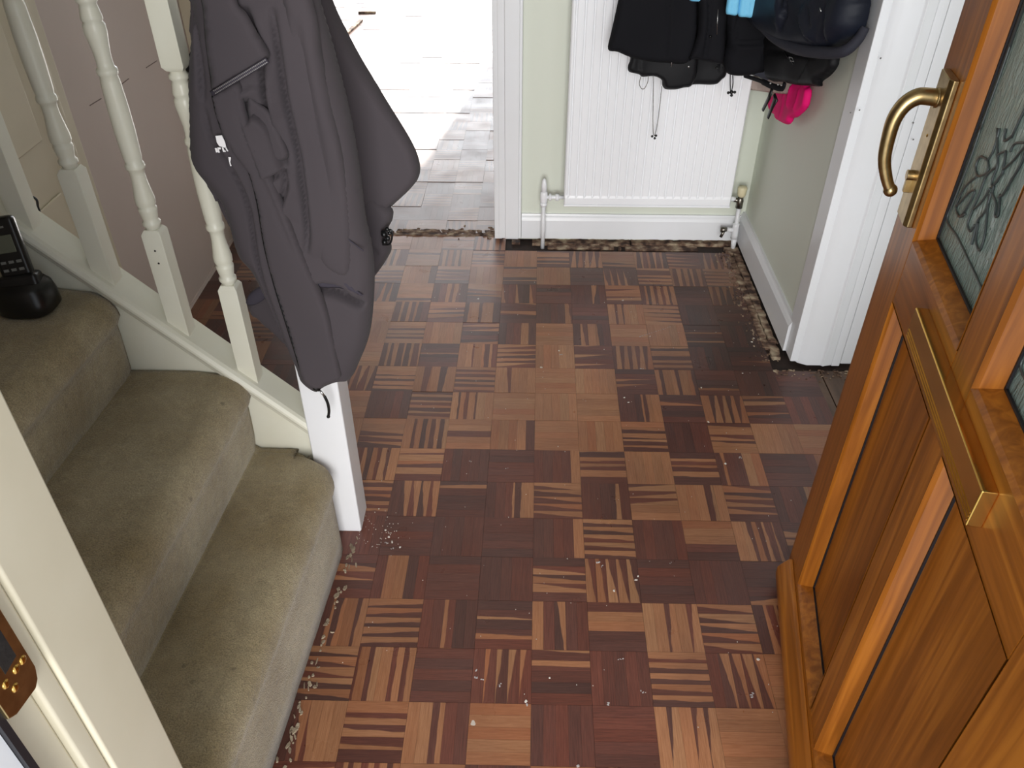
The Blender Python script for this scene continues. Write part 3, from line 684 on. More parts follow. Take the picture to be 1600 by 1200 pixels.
# ------------------------------------------------------------------ radiator
rd = empty('radiator', (.155, 1.12, .18), 'white ribbed panel radiator on the pale green back wall', 'radiator')
X0, X1, Z0, Z1 = -.130, .440, .182, .88
NF = 20; pitch = (X1 - X0 - .02) / NF
bm = bmesh.new(); zs = [Z0, Z0 + .004, Z0 + .026, Z0 + .034, Z0 + .046, .5, Z1 - .046, Z1 - .034, Z1 - .004, Z1]
def xs():
    out = [(X0, 0, 0)]
    out += [(X0 + .004, 0, 1)]
    for k in range(NF):
        x = X0 + .01 + k * pitch
        out += [(x, 0, 1), (x + .003, 1, 1), (x + .0055, 1, 1), (x + .0085, 0, 1)]
    out += [(X1 - .004, 0, 1), (X1, 0, 0)]
    return out
rows = []
for z in zs:
    m_ = 0 if z < Z0 + .03 or z > Z1 - .03 else 1
    rim = .0035 if (z < Z0 + .003 or z > Z1 - .003) else 0
    rows.append([bm.verts.new((x, 1.052 + .0035 * g * m_ + (.004 if not e else 0) + rim - (.003 if (not m_ and e and not rim) else 0), z)) for x, g, e in xs()])
for A, B in zip(rows, rows[1:]):
    for j in range(len(A) - 1): bm.faces.new((A[j], A[j + 1], B[j + 1], B[j]))
back = [[bm.verts.new((v.co.x, v.co.y + .006, v.co.z)) for v in r_] for r_ in rows]
for A, B in zip(back, back[1:]):
    for j in range(len(A) - 1): bm.faces.new((A[j], B[j], B[j + 1], A[j + 1]))
for A, B in ((rows[0], back[0]), (back[-1], rows[-1])):
    for j in range(len(A) - 1): bm.faces.new((A[j], B[j], B[j + 1], A[j + 1]))
for e_ in (0, -1):
    for k in range(len(rows) - 1): bm.faces.new((rows[k][e_], rows[k + 1][e_], back[k + 1][e_], back[k][e_]))
obj('front_panel', bm, 'rad', rd)
obj('bottom_lip', bx(X0, X1, 1.05, 1.075, Z0 - .006, Z0 + .001), 'rad', rd, bevel=.002)
obj('top_grille', bx(X0, X1, 1.05, 1.125, Z1 - .002, Z1 + .008), 'rad', rd, bevel=.002)
for xx in (X0, X1 - .003): obj('side_panel', bx(xx, xx + .003, 1.056, 1.12, Z0 + .03, Z1), 'rad', rd, bevel=.001)
obj('rear_panel', bx(X0 + .01, X1 - .01, 1.105, 1.118, Z0 + .005, Z1 - .01), 'rad', rd, bevel=.002)
obj('wall_bracket', bx(X0 + .1, X0 + .13, 1.116, 1.129, .4, .7), 'rad', rd)
def vtube(parts, m, name, parent):
    bm = bmesh.new()
    for p in parts: tube(bm, p[0], p[1], 14)
    return obj(name, bm, m, parent, smooth=True)
ly = 1.095; lx = -.198
vtube([([(lx, ly, -.01), (lx, ly, .166)], .0075)], 'gloss', 'left_pipe', rd)
vtube([([(lx, ly, .158), (lx, ly, .17)], .0125), ([(lx, ly, .17), (lx, ly, .176), (lx, ly, .206), (lx, ly, .212)], [.011, .013, .013, .0105]),
       ([(lx, ly, .21), (lx, ly, .235), (lx, ly, .25), (lx, ly, .258)], [.0105, .0095, .0075, .003])], 'rad', 'left_lockshield_valve', rd)
vtube([([(lx + .01, ly, .19), (X0 + .004, ly, .19)], .0065), ([(lx + .018, ly, .19), (lx + .026, ly, .19)], .0125), ([(lx + .04, ly, .19), (lx + .052, ly, .19)], .0125)], 'rad', 'left_union', rd)
rx = .482
vtube([([(rx + .004, ly, .02), (rx, ly, .175)], .0075)], 'gloss', 'right_pipe', rd)
vtube([([(rx, ly, .158), (rx, ly, .185), (rx, ly, .202)], [.012, .012, .008]), ([(rx, ly, .184), (rx - .022, ly, .188)], .008)], 'chrome', 'right_valve_body', rd)
vtube([([(rx - .018, ly, .19), (X1 - .004, ly, .192)], .0085)], 'rad', 'right_union', rd)
vtube([([(rx + .001, ly, .2), (rx + .001, ly, .206), (rx + .001, ly, .232), (rx + .001, ly, .236)], [.011, .0145, .0165, .014])], 'knob', 'valve_cap', rd)
vtube([([(rx + .003, ly, .04), (rx + .003, ly, .055), (rx + .002, ly, .085), (rx + .002, ly, .10)], [.0125, .012, .0115, .0125]), ([(rx, ly, .072), (rx - .028, ly, .074)], .0085), ([(rx + .004, ly, .045), (rx + .006, ly, -.008)], [.011, .007])], 'gloss', 'drain_tee', rd)
vtube([([(rx - .026, ly, .074), (rx - .05, ly, .073)], [.0075, .0095]), ([(rx - .036, ly, .072), (rx - .046, ly - .004, .046)], .0055)], 'chrome', 'drain_cock', rd)

# ------------------------------------------------------------------ front door (open, oak foil, leaded glass)
L0 = Vector((.314, -.383, 0)); DU = Vector((.17524541, .98452478, 0)); DN = Vector((-.98452478, .17524541, 0))
HG = L0 - DU * .848
DM = Matrix(((DU.x, DN.x, 0, L0.x), (DU.y, DN.y, 0, L0.y), (0, 0, 1, 0), (0, 0, 0, 1)))    # local (u, off, z)
fd = empty('front_door', (0, 0, 0), 'golden oak front door standing open on the right with leaded glass and brass letterplate', 'door')
fd.matrix_world = DM
def dobj(name, bm, m, parent=fd, **k):
    bmesh.ops.transform(bm, matrix=DM, verts=bm.verts[:]) if False else None
    bmesh.ops.recalc_face_normals(bm, faces=bm.faces[:])
    me = bpy.data.meshes.new(name); bm.to_mesh(me); bm.free()
    o = bpy.data.objects.new(name, me); COL.objects.link(o); me.materials.append(M[m] if isinstance(m, str) else m); o.parent = parent
    if k.get('smooth') or k.get('bevel'):
        for p in me.polygons: p.use_smooth = True
    if k.get('bevel'):
        b = o.modifiers.new('bevel', 'BEVEL'); b.width = k['bevel']; b.segments = 3; b.limit_method = 'ANGLE'; b.angle_limit = .6
        o.modifiers.new('wn', 'WEIGHTED_NORMAL')
    return o
DT = .055; DC = .026  # thickness, recess depth
cols = [(-.112, -.388), (-.46, -.736)]
bm = bmesh.new()
box(bm, -.112, 0, -DT, 0, .014, 2.03); box(bm, -.46, -.388, -DT, 0, .098, 1.93); box(bm, -.848, -.736, -DT, 0, .014, 2.03)
dobj('door_stiles', bm, 'oak', bevel=.003)
bm = bmesh.new()
for a, b in cols:
    for z0, z1 in ((.0145, .098), (.758, .858), (1.93, 2.03)): box(bm, b, a, -DT, -.0002, z0, z1)
box(bm, -.46, -.388, -DT, -.0002, .0145, .098); box(bm, -.46, -.388, -DT, -.0002, 1.93, 2.03)
dobj('door_rails', bm, 'oakh')
def bead(bm, a, b, z0, z1, w=.014):
    """sloping glazing bead round an opening"""
    o_ = [(a, z0), (b, z0), (b, z1), (a, z1)]; s_ = [(-1, 1), (1, 1), (1, -1), (-1, -1)]
    A = [bm.verts.new((p[0], .001, p[1])) for p in o_]; B = [bm.verts.new((p[0] + q[0] * w * .35, -.004, p[1] + q[1] * w * .35)) for p, q in zip(o_, s_)]
    C_ = [bm.verts.new((p[0] + q[0] * w, -DC, p[1] + q[1] * w)) for p, q in zip(o_, s_)]; D = [bm.verts.new((p[0], -DC - .002, p[1])) for p in o_]
    for P, Q in ((A, B), (B, C_), (C_, D)):
        for j in range(4): bm.faces.new((P[j], P[(j + 1) % 4], Q[(j + 1) % 4], Q[j]))
panes = []
for a, b in cols:
    for nm, z0, z1 in (('panel', .098, .758), ('window', .858, 1.93)):
        bm = bmesh.new(); bead(bm, a, b, z0, z1); dobj(nm + '_bead', bm, 'oak')
        if nm == 'panel': p = dobj('door_panel', bx(b, a, -DT + .01, -DC - .001, z0, z1), 'oak')
        else: p = dobj('glass_pane', bx(b, a, -DC - .009, -DC - .003, z0, z1), 'glass')
        g = bmesh.new(); w = .0145
        for q in ((b + w, b + w + .003, z0 + w, z1 - w), (a - w - .003, a - w, z0 + w, z1 - w), (b + w, a - w, z0 + w, z0 + w + .003), (b + w, a - w, z1 - w - .003, z1 - w)): box(g, q[0], q[1], -DC - .001, -DC + .002, q[2], q[3])
        dobj('gasket', g, 'gasket', p)
        if nm == 'window': panes.append(p)
# lead cames and the flower
LP = [[(-.149, 1.175), (-.135, 1.175), (-.137, 1.1), (-.136, 1.032)],
 [(-.136, 1.032), (-.138, .989), (-.133, .932), (-.134, .905), (-.192, .908), (-.274, .907), (-.338, .908), (-.365, .93)],
 [(-.196, 1.015), (-.169, 1.009), (-.166, .994), (-.185, .99), (-.209, 1.006), (-.196, 1.015)],
 [(-.181, .988), (-.155, .962), (-.148, .933), (-.171, .928), (-.188, .94)],
 [(-.15, .933), (-.177, .965), (-.193, .972), (-.185, .946), (-.175, .93)],
 [(-.231, 1.022), (-.21, 1.001), (-.209, .977), (-.206, .953), (-.208, .935), (-.224, .933), (-.23, .945)],
 [(-.235, .996), (-.225, .974), (-.209, .956)],
 [(-.242, .994), (-.246, .972), (-.235, .954), (-.24, .934), (-.242, .924)],
 [(-.238, .989), (-.257, .968), (-.272, .949), (-.273, .932), (-.252, .934), (-.238, .952)],
 [(-.239, 1.043), (-.222, 1.032), (-.232, 1.021), (-.231, 1.006), (-.239, 1.0), (-.251, 1.019), (-.251, 1.026), (-.239, 1.043)],
 [(-.251, 1.026), (-.268, 1.043), (-.279, 1.059), (-.288, 1.07)],
 [(-.287, 1.071), (-.292, 1.05), (-.284, 1.027), (-.277, 1.007), (-.268, .999)],
 [(-.242, 1.002), (-.248, .994), (-.268, .991), (-.278, .98), (-.285, .986), (-.268, 1.003)],
 [(-.196, 1.055), (-.202, 1.031), (-.196, 1.015)], [(-.189, 1.052), (-.222, 1.029)],
 [(-.241, 1.063), (-.224, 1.05), (-.214, 1.061)], [(-.252, 1.048), (-.256, 1.059), (-.283, 1.07)],
 [(-.24, 1.06), (-.25, 1.14), (-.235, 1.22), (-.25, 1.3)], [(-.25, 1.14), (-.29, 1.17), (-.31, 1.23), (-.27, 1.21), (-.25, 1.14)], [(-.245, 1.17), (-.2, 1.2), (-.19, 1.26), (-.22, 1.25), (-.245, 1.17)]]
for ci, dx in enumerate((0, -.348)):
    bm = bmesh.new()
    for l in LP:
        tube(bm, smooth_path([(u + dx, -DC - .0015, z) for u, z in l], 5), .0015, 8)
    for fr_ in ([(-.365 + dx, .93), (-.365 + dx, 1.86), (-.25 + dx, 1.89), (-.135 + dx, 1.86), (-.135 + dx, 1.1)],):
        tube(bm, [(u, -DC - .0015, z) for u, z in fr_], .0022, 8)
    dobj('lead_flower', bm, 'lead', panes[ci], smooth=True)
dobj('weather_bar', prism(bmesh.new(), [(.0, .014), (.022, .02), (.026, .03), (.026, .05), (.021, .06), (.008, .078), (.0, .08)], lambda p, s_: Vector((-.03 - .79 * s_, p[0], p[1]))), 'oakh', bevel=.002)
# letterplate
lp = dobj('letterplate', bx(-.602, -.258, -.001, .016, .787, .837), 'brass', bevel=.002)
bm = bmesh.new()
for z in (.7935, .7985, .8035): box(bm, -.6, -.262, .0155, .0168, z, z + .0018)
dobj('letterplate_ridge', bm, 'brass', lp)
# lever handle
hd = dobj('handle_backplate', prism(bmesh.new(), [(-.034, .0), (-.034, .008), (-.038, .012), (-.084, .012), (-.09, .007), (-.09, .0)], lambda p, s_: Vector((p[0], p[1], .868 + .208 * s_))), 'bronze', bevel=.0015)
pth = smooth_path([(-.056, .006, 1.043), (-.056, .022, 1.044), (-.056, .036, 1.043), (-.057, .050, 1.032), (-.058, .058, 1.012), (-.059, .059, .985), (-.059, .056, .955), (-.06, .047, .93), (-.061, .038, .913)], 5)
n = len(pth); rs = [.0115 if i < 10 else .0115 - .004 * (i - 10) / (n - 10) for i in range(n)]
dobj('lever', tube(bmesh.new(), pth, rs, 16), 'bronze', hd, smooth=True)
bm = bmesh.new(); bmesh.ops.create_uvsphere(bm, u_segments=16, v_segments=10, radius=.0098, matrix=Matrix.Translation((-.061, .0365, .911))); dobj('lever_end', bm, 'bronze', hd, smooth=True)
bm = tube(bmesh.new(), [(-.056, .008, 1.043), (-.056, .014, 1.043)], .013, 18); dobj('handle_rose', bm, 'bronze', hd, smooth=True)
bm = tube(bmesh.new(), [(-.06, .008, .935), (-.06, .021, .935)], .0075, 16); box(bm, -.064, -.056, .008, .020, .91, .932); dobj('lock_cylinder', bm, 'bronze', hd, bevel=.001)
bm = bmesh.new(); bmesh.ops.create_uvsphere(bm, u_segments=10, v_segments=6, radius=.003, matrix=Matrix.Translation((-.066, .0105, .995))); dobj('plate_screw', bm, 'brass', hd, smooth=True)

# ------------------------------------------------------------------ cloth generator
def hit(x, y, P0, U_):
    d = RC.T @ np.array([(x - 800) / F, (y - 600) / F, 1.]); n = np.array([U_[1], -U_[0], 0.])
    return CAM + d * (((P0 - CAM) @ n) / (d @ n))
def seg_dist(P, A, B):
    """signed distance of points P (n,2) to polyline segment and t"""
    d = B - A; L2 = (d ** 2).sum() + 1e-12; t = np.clip(((P - A) @ d) / L2, 0, 1); c = A + t[:, None] * d; v = P - c
    return np.sqrt((v ** 2).sum(1)), t, d[0] * (P[:, 1] - A[1]) - d[1] * (P[:, 0] - A[0])
def poly_dist(P, pts, closed):
    pts = np.array(pts, float); n = len(pts); D = np.full(len(P), 1e9); S = np.zeros(len(P)); Tt = np.zeros(len(P))
    ln = np.array([np.hypot(*(pts[(i + 1) % n] - pts[i])) for i in range(n if closed else n - 1)]); cum = np.concatenate([[0], np.cumsum(ln)]); tot = cum[-1]
    for i in range(len(ln)):
        d, t, s_ = seg_dist(P, pts[i], pts[(i + 1) % n]); k = d < D; D[k] = d[k]; S[k] = np.sign(s_[k]); Tt[k] = (cum[i] + t[k] * ln[i]) / tot
    return D, S, Tt
def catmull2(pts, n=5, closed=True):
    pts = [np.array(p, float) for p in pts]; m_ = len(pts); out = []
    for i in range(m_ if closed else m_ - 1):
        g = (lambda k: pts[k % m_]) if closed else (lambda k: pts[min(max(k, 0), m_ - 1)])
        p0, p1, p2, p3 = g(i - 1), g(i), g(i + 1), g(i + 2)
        for j in range(n):
            t = j / n; out.append(.5 * (2 * p1 + (p2 - p0) * t + (2 * p0 - 5 * p1 + 4 * p2 - p3) * t * t + (3 * p1 - p0 - 3 * p2 + p3) * t ** 3))
    if not closed: out.append(pts[-1])
    return out
def cloth(name, m, parent, outline, y0, thick=.02, edge=.02, folds=(), step=.007, smooth_out=True, px=True, back=1.0, wob=.002, seedn=0, plane=None, groove=.010):
    """A garment piece hanging near the plane y=y0. outline/folds as (x, z) metres, or photo positions (px) taken onto that plane.
    folds: (points, height, sharp, decay) raised on the left of the line's direction"""
    P0, U_ = (np.array([0, y0, 0.]), np.array([1., 0, 0])) if plane is None else plane
    N_ = np.array([U_[1], -U_[0], 0.])
    def cv(p):
        if len(p) == 3: return np.array(p[:2], float)      # already metres: (x, z, 'm')
        if not px: return np.array(p, float)
        q = hit(p[0], p[1], P0, U_); return np.array([(q - P0) @ U_, q[2]])
    out = [cv(p) for p in outline]
    if smooth_out: out = catmull2(out, 4)
    out = np.array(out)
    area_ = .5 * np.sum(out[:, 0] * np.roll(out[:, 1], -1) - np.roll(out[:, 0], -1) * out[:, 1])
    if area_ < 0: out = out[::-1]
    # resample outline
    res = []
    for i in range(len(out)):
        a, b = out[i], out[(i + 1) % len(out)]; k = max(1, int(np.hypot(*(b - a)) / step))
        for j in range(k): res.append(a + (b - a) * j / k)
    res = np.array(res)
    lo, hi = res.min(0), res.max(0); rng = np.random.RandomState(seedn + 1)
    gx, gz = np.meshgrid(np.arange(lo[0] + step / 2, hi[0], step), np.arange(lo[1] + step / 2, hi[1], step * .9)); gx[1::2] += step / 2
    G = np.stack([gx.ravel(), gz.ravel()], 1) + rng.uniform(-.12, .12, (gx.size, 2)) * step
    ins = np.zeros(len(G), bool)
    for i in range(len(res)):
        a, b = res[i], res[(i + 1) % len(res)]
        c = ((a[1] > G[:, 1]) != (b[1] > G[:, 1])); xx = (b[0] - a[0]) * (G[:, 1] - a[1]) / (b[1] - a[1] + 1e-15) + a[0]; ins ^= c & (G[:, 0] < xx)
    G = G[ins]; D, _, _ = poly_dist(G, res, True); G = G[D > step * .6]
    P = np.concatenate([res, G]); nb = len(res)
    cd_ = delaunay_2d_cdt([Vector(p) for p in P], [(i, (i + 1) % nb) for i in range(nb)], [], 1, 1e-6)
    V = np.array([[v.x, v.y] for v in cd_[0]]); tris = cd_[2]
    D, _, _ = poly_dist(V, res, True); r_ = np.clip(D / edge, 0, 1); dep = thick * np.sqrt(1 - (1 - r_) ** 2)
    disp = np.zeros(len(V))
    for fo in folds:
        pts, h, sh, dc = fo[:4]
        q = np.array([cv(p) for p in pts]); q = np.array(catmull2(q, 6, False)); d, s_, t = poly_dist(V, q, False)
        sd_ = d * s_; prof_ = 1 / (1 + np.exp(-sd_ / sh)) * np.exp(-np.maximum(sd_, 0) / dc)
        taper = np.clip(np.minimum(t, 1 - t) * 6, 0, 1) ** .7 if len(fo) < 5 else np.clip((1 - t) * 6 if fo[4] == 'end' else t * 6, 0, 1)
        # beyond the ends fade with distance
        en = np.minimum(np.hypot(*(V - q[0]).T), np.hypot(*(V - q[-1]).T)); beyond = ((t <= 1e-6) | (t >= 1 - 1e-6)); fade = np.where(beyond & (taper > 0), np.exp(-en / (dc * .5)), 1)
        disp += h * prof_ * taper * fade
        gd = groove * min(1, abs(h) / .012); off_ = sd_ + np.sign(h) * sh * 2.2; disp -= gd * np.exp(-(off_ / (sh * 1.6)) ** 2) * taper * fade
    wv = wob * (np.sin(V[:, 0] * 41 + V[:, 1] * 17 + seedn) + np.sin(V[:, 1] * 29 - V[:, 0] * 23 + 2 * seedn)) * r_
    fy = - dep - disp * np.clip(D / (edge * .5), 0, 1) + wv
    by = dep * back + .0015 + disp * 0 + wv
    bm = bmesh.new(); mk = lambda x, y, z: (P0[0] + U_[0] * x - N_[0] * y, P0[1] + U_[1] * x - N_[1] * y, z)
    A = [bm.verts.new(mk(V[i, 0], fy[i], V[i, 1])) for i in range(len(V))]
    isb = D < step * .05
    B = [A[i] if isb[i] else bm.verts.new(mk(V[i, 0], by[i], V[i, 1])) for i in range(len(V))]
    for t_ in tris:
        bm.faces.new([A[i] for i in t_])
        try: bm.faces.new([B[i] for i in t_][::-1])
        except ValueError: pass
    return obj(name, bm, m, parent, smooth=True)
def on(x, y, yy): return tuple(at(x, y, 1, yy))
def onp(x, y, pl, off=0):
    """measured position on a slanted vertical plane moved off towards the room"""
    n = np.array([pl[1][1], -pl[1][0], 0.]); return tuple(hit(x, y, pl[0] + n * off, pl[1]))
def slant(x0, y0, dx, dy):
    u = np.array([dx, dy, 0.]); return (np.array([x0, y0, 0.]), u / np.linalg.norm(u))

# ------------------------------------------------------------------ charcoal coat over the newel post
ct = empty('hanging_coat', (-.62, -.3, .46), 'charcoal grey softshell coat with white chest logo draped over the newel post', 'coat')
YB = -.17
cloth('back_panel', 'coat', ct, [(-.74, 1.16, 'm'), (-.60, 1.175, 'm'), (-.565, 1.14, 'm'), (520, 0), (556, 75), (600, 150), (640, 215), (655, 250), (655, 275), (640, 296), (612, 322), (585, 345), (566, 362), (540, 340), (500, 300), (450, 200)], YB, .022, .018,
      folds=[([(478, 10), (500, 80), (530, 190), (560, 290), (575, 352)], .020, .0022, .05), ([(470, -30), (490, 60), (520, 190), (540, 300)], .012, .003, .03)], seedn=1)
cloth('sleeve_hem', 'coat', ct, [(570, 300), (610, 322), (614, 340), (606, 360), (612, 385), (606, 402), (585, 432), (565, 450), (545, 380)], -.19, .02, .015,
      folds=[([(575, 370), (590, 378), (598, 392)], .006, .002, .01)], seedn=2)
YF = -.315
cloth('front_panel', 'coat', ct, [(-.755, 1.15, 'm'), (-.735, 1.215, 'm'), (-.60, 1.215, 'm'), (-.555, 1.15, 'm'), (500, 0), (528, 100), (548, 180), (562, 260), (572, 340), (584, 400), (585, 455), (578, 520), (560, 568), (549, 588), (530, 591), (512, 598), (501, 606), (488, 603), (470, 588), (462, 565),
       (444, 528), (420, 470), (396, 420), (372, 390), (352, 320), (330, 288), (303, 250), (298, 200), (296, 120), (300, 60), (302, 0)], YF, .034, .03,
      folds=[
       ([(332, 155), (345, 205), (378, 255), (400, 310), (412, 380), (430, 450), (452, 520), (470, 580)], .010, .0018, .022),
       ([(322, 150), (320, 90), (308, 20)], .006, .002, .03),
       ([(375, 128), (392, 190), (420, 260), (455, 345), (480, 400), (505, 460), (522, 520), (532, 582)], .018, .002, .035, 'end'),
       ([(418, 90), (426, 130), (432, 165), (428, 178), (400, 150), (390, 140)], .014, .0018, .02),
       ([(385, 143), (400, 160), (425, 178), (440, 215), (452, 245)], -.012, .002, .02),
       ([(418, 262), (436, 256), (455, 246)], .012, .0018, .018),
       ([(455, 248), (460, 275), (446, 318)], .010, .002, .02),
       ([(382, 150), (395, 170), (402, 176)], -.016, .003, .012),
       ([(440, 0), (452, 80), (468, 170), (485, 260), (494, 340), (492, 380)], .016, .0025, .03),
       ([(398, 0), (418, 60), (425, 110), (432, 170)], .012, .0025, .025),
       ([(485, 436), (505, 440), (525, 446), (545, 455), (572, 468)], -.014, .003, .014),
       ([(488, 430), (510, 424), (540, 432), (560, 452)], .008, .002, .02)], seedn=3, step=.0045, groove=.024)
cloth('front_placket', 'coat', ct, [(332, 146), (352, 134), (374, 128), (384, 170), (398, 215), (420, 260), (440, 308), (462, 358), (490, 428), (508, 470), (522, 520), (531, 575), (532, 590), (513, 598), (501, 606), (488, 603), (472, 588), (460, 545), (446, 500), (430, 450), (414, 390), (402, 320), (388, 270), (362, 232), (345, 200), (334, 165)], YF - .042, .012, .007, seedn=31, step=.005,
      folds=[([(372, 130), (384, 190), (410, 262), (440, 330), (470, 400)], .003, .002, .012)])
cloth('inner_fold', 'coat', ct, [(388, 150), (400, 158), (424, 176), (438, 205), (452, 243), (438, 252), (420, 262), (410, 236), (398, 205), (388, 180)], YF - .036, .006, .008, seedn=32, step=.004)
cloth('pocket_edge', 'coat_in', ct, [(485, 434), (500, 428), (520, 430), (540, 437), (558, 452), (568, 463), (550, 456), (530, 450), (510, 450), (494, 446)], YF - .0365, .003, .004, seedn=33, step=.004)
cloth('front_drape', 'coat', ct, [(440, 0), (-.62, 1.215, 'm'), (-.585, 1.215, 'm'), (488, 0), (505, 90), (522, 170), (538, 250), (548, 330), (552, 400), (545, 430), (520, 425), (496, 400), (488, 340), (478, 260), (464, 170), (450, 80)], YF - .030, .012, .016, seedn=41, step=.006,
      folds=[([(470, 20), (486, 110), (504, 200), (520, 300)], .005, .003, .02)])
zl = [on(x, y, YF - .046) for x, y in ((333, 150), (340, 182), (352, 212), (372, 240), (390, 270), (403, 318), (414, 385), (430, 448), (446, 500), (460, 545), (473, 585), (488, 603))]
obj('main_zip', tube(bmesh.new(), smooth_path(zl, 5), .0024, 8), 'plastic_b', ct, smooth=True)
obj('seam', tube(bmesh.new(), smooth_path([on(x, y, YF - .038) for x, y in ((498, 318), (512, 340), (530, 362), (552, 380), (568, 392))], 5), .0011, 6), 'coat_in', ct, smooth=True)
cloth('left_shoulder', 'coat', ct, [(-.765, 1.14, 'm'), (-.75, 1.19, 'm'), (-.70, 1.19, 'm'), (322, 60), (330, 140), (338, 240), (352, 330), (380, 390), (350, 338), (330, 292), (301, 248), (297, 200), (296, 140), (300, 80), (296, 40), (297, 0)], YF + .012, .028, .02, seedn=4,
      folds=[([(308, 20), (314, 100), (316, 200), (330, 290)], .006, .002, .02)])
cloth('collar_flap', 'coat', ct, [(-.715, 1.2, 'm'), (-.645, 1.2, 'm'), (370, 0), (385, 20), (402, 50), (420, 80), (419, 92), (400, 106), (370, 124), (345, 138), (332, 143), (328, 120), (320, 60), (314, 0)], YF - .046, .008, .01, seedn=5, wob=.001)
# zip along the flap's edge
bm = bmesh.new(); a, b = Vector(on(335, 144, YF - .056)), Vector(on(418, 94, YF - .056)); dz = (b - a).normalized(); nr = dz.cross(Vector((0, 1, 0))).normalized()
k = int((b - a).length / .0028)
for i in range(k):
    c = a + dz * (i + .5) * .0028; mm = Matrix((( dz.x, nr.x, 0, c.x), (dz.y, nr.y, 1, c.y), (dz.z, nr.z, 0, c.z), (0, 0, 0, 1)))
    box(bm, -.0009, .0009, -.0028, .0028, -.0015, .0015, mm)
obj('zip_teeth', bm, 'steel', ct)
obj('zip_tape', tube(bmesh.new(), [a - dz * .005, b], .0042, 8, flat=((0, 1, 0), .4)), 'coat_in', ct, smooth=True)
# cuff sticking out on the left
cloth('left_cuff', 'coat', ct, [(386, 474), (392, 466), (410, 452), (420, 445), (440, 470), (455, 520), (458, 545), (440, 530), (415, 508), (392, 488)], -.27, .015, .012, seedn=6)
bm = bmesh.new(); lathe(bm, [(.001, 0), (.7, .0), (1.0, .15), (1.0, .6), (.8, .9), (.001, 1)], (0, 0), 20)
ca, cb_ = Vector(on(388, 474, -.292)), Vector(on(418, 450, -.292)); ax_ = (cb_ - ca); ln_ = ax_.length
Mc = Matrix.Translation((ca + cb_) / 2) @ ax_.to_track_quat('X', 'Y').to_matrix().to_4x4() @ Matrix.Diagonal((ln_ * .56, .012, .0095, 1))
bmesh.ops.transform(bm, matrix=Mc @ Matrix.Translation((0, 0, -.5)), verts=bm.verts[:])
obj('cuff_opening', bm, 'coat_in', ct, smooth=True)
# slider and puller at the tip
q = lambda x, y: Vector(on(x, y, YF - .028))
obj('zip_slider', tube(bmesh.new(), [q(489, 598), q(493, 606), q(500, 609)], [.004, .006, .004], 8), 'plastic_b', ct, smooth=True)
pl_ = [Vector(on(x, y, YF - .02 + t_)) for x, y, t_ in ((500, 610, 0), (507, 619, 0), (512, 630, 0), (514, 642, 0), (513, 651, 0))]
obj('zip_pull', tube(bmesh.new(), smooth_path(pl_[1:], 5), .0028, 10), 'plastic_b', ct, smooth=True)
obj('zip_pull_link', tube(bmesh.new(), [pl_[0], (pl_[0] + pl_[1]) / 2, pl_[1]], [.0018, .0024, .002], 8), 'steel', ct, smooth=True)
bm = bmesh.new(); bmesh.ops.create_icosphere(bm, subdivisions=2, radius=.0036, matrix=Matrix.Translation(pl_[-1])); obj('pull_stop', bm, 'plastic_b', ct, smooth=True)
# toggle on the right hem
bm = bmesh.new()
for x, y, r_ in ((600, 366, .006), (606, 372, .005), (601, 378, .0055), (609, 364, .004), (605, 358, .004)):
    bmesh.ops.create_icosphere(bm, subdivisions=2, radius=r_, matrix=Matrix.Translation(on(x, y, -.222)))
tube(bm, smooth_path([on(596, 362, -.22), on(612, 360, -.225), on(610, 380, -.225), on(598, 382, -.22)]), .0018, 6)
obj('cord_toggle', bm, 'plastic_b', ct, smooth=True)
# white chest logo: torn-edged block, a line of letter shapes, a small flag
def patch(bm, pts, y):
    v = [bm.verts.new(on(px_, py_, y)) for px_, py_ in pts]; w = [bm.verts.new(Vector(p.co) + Vector((0, -.0012, 0))) for p in v]
    bm.faces.new(v[::-1]); bm.faces.new(w)
    for i in range(len(v)): bm.faces.new((v[i], v[(i + 1) % len(v)], w[(i + 1) % len(v)], w[i]))
bm = bmesh.new(); YL = YF - .0445
patch(bm, [(337, 212), (347, 211), (352, 222), (354, 231), (343, 228), (339, 222)], YL)
for pts in ([(336, 231), (339, 231), (341, 237), (338, 238)], [(340, 230), (345, 230), (345, 233), (342, 233), (344, 238), (341, 238)], [(347, 230), (349, 230), (351, 235), (353, 235), (353, 237), (349, 237)], [(352, 230), (354, 230), (357, 236), (355, 236)], [(357, 245), (361, 245), (361, 248), (360, 253), (362, 259), (360, 259), (358, 251)]):
    patch(bm, pts, YL)
obj('chest_logo', bm, 'white', ct)
# black jacket showing behind the coat's left edge
cloth('jacket', 'black', None, [(-.775, 1.11, 'm'), (-.76, 1.14, 'm'), (-.74, 1.1, 'm'), (330, 60), (335, 160), (318, 170), (305, 160), (296, 130), (290, 108), (294, 90), (302, 60)], -.215, .012, .012, seedn=8)
tag(bpy.data.objects['jacket'], 'black jacket hidden behind the left edge of the charcoal coat', 'jacket')

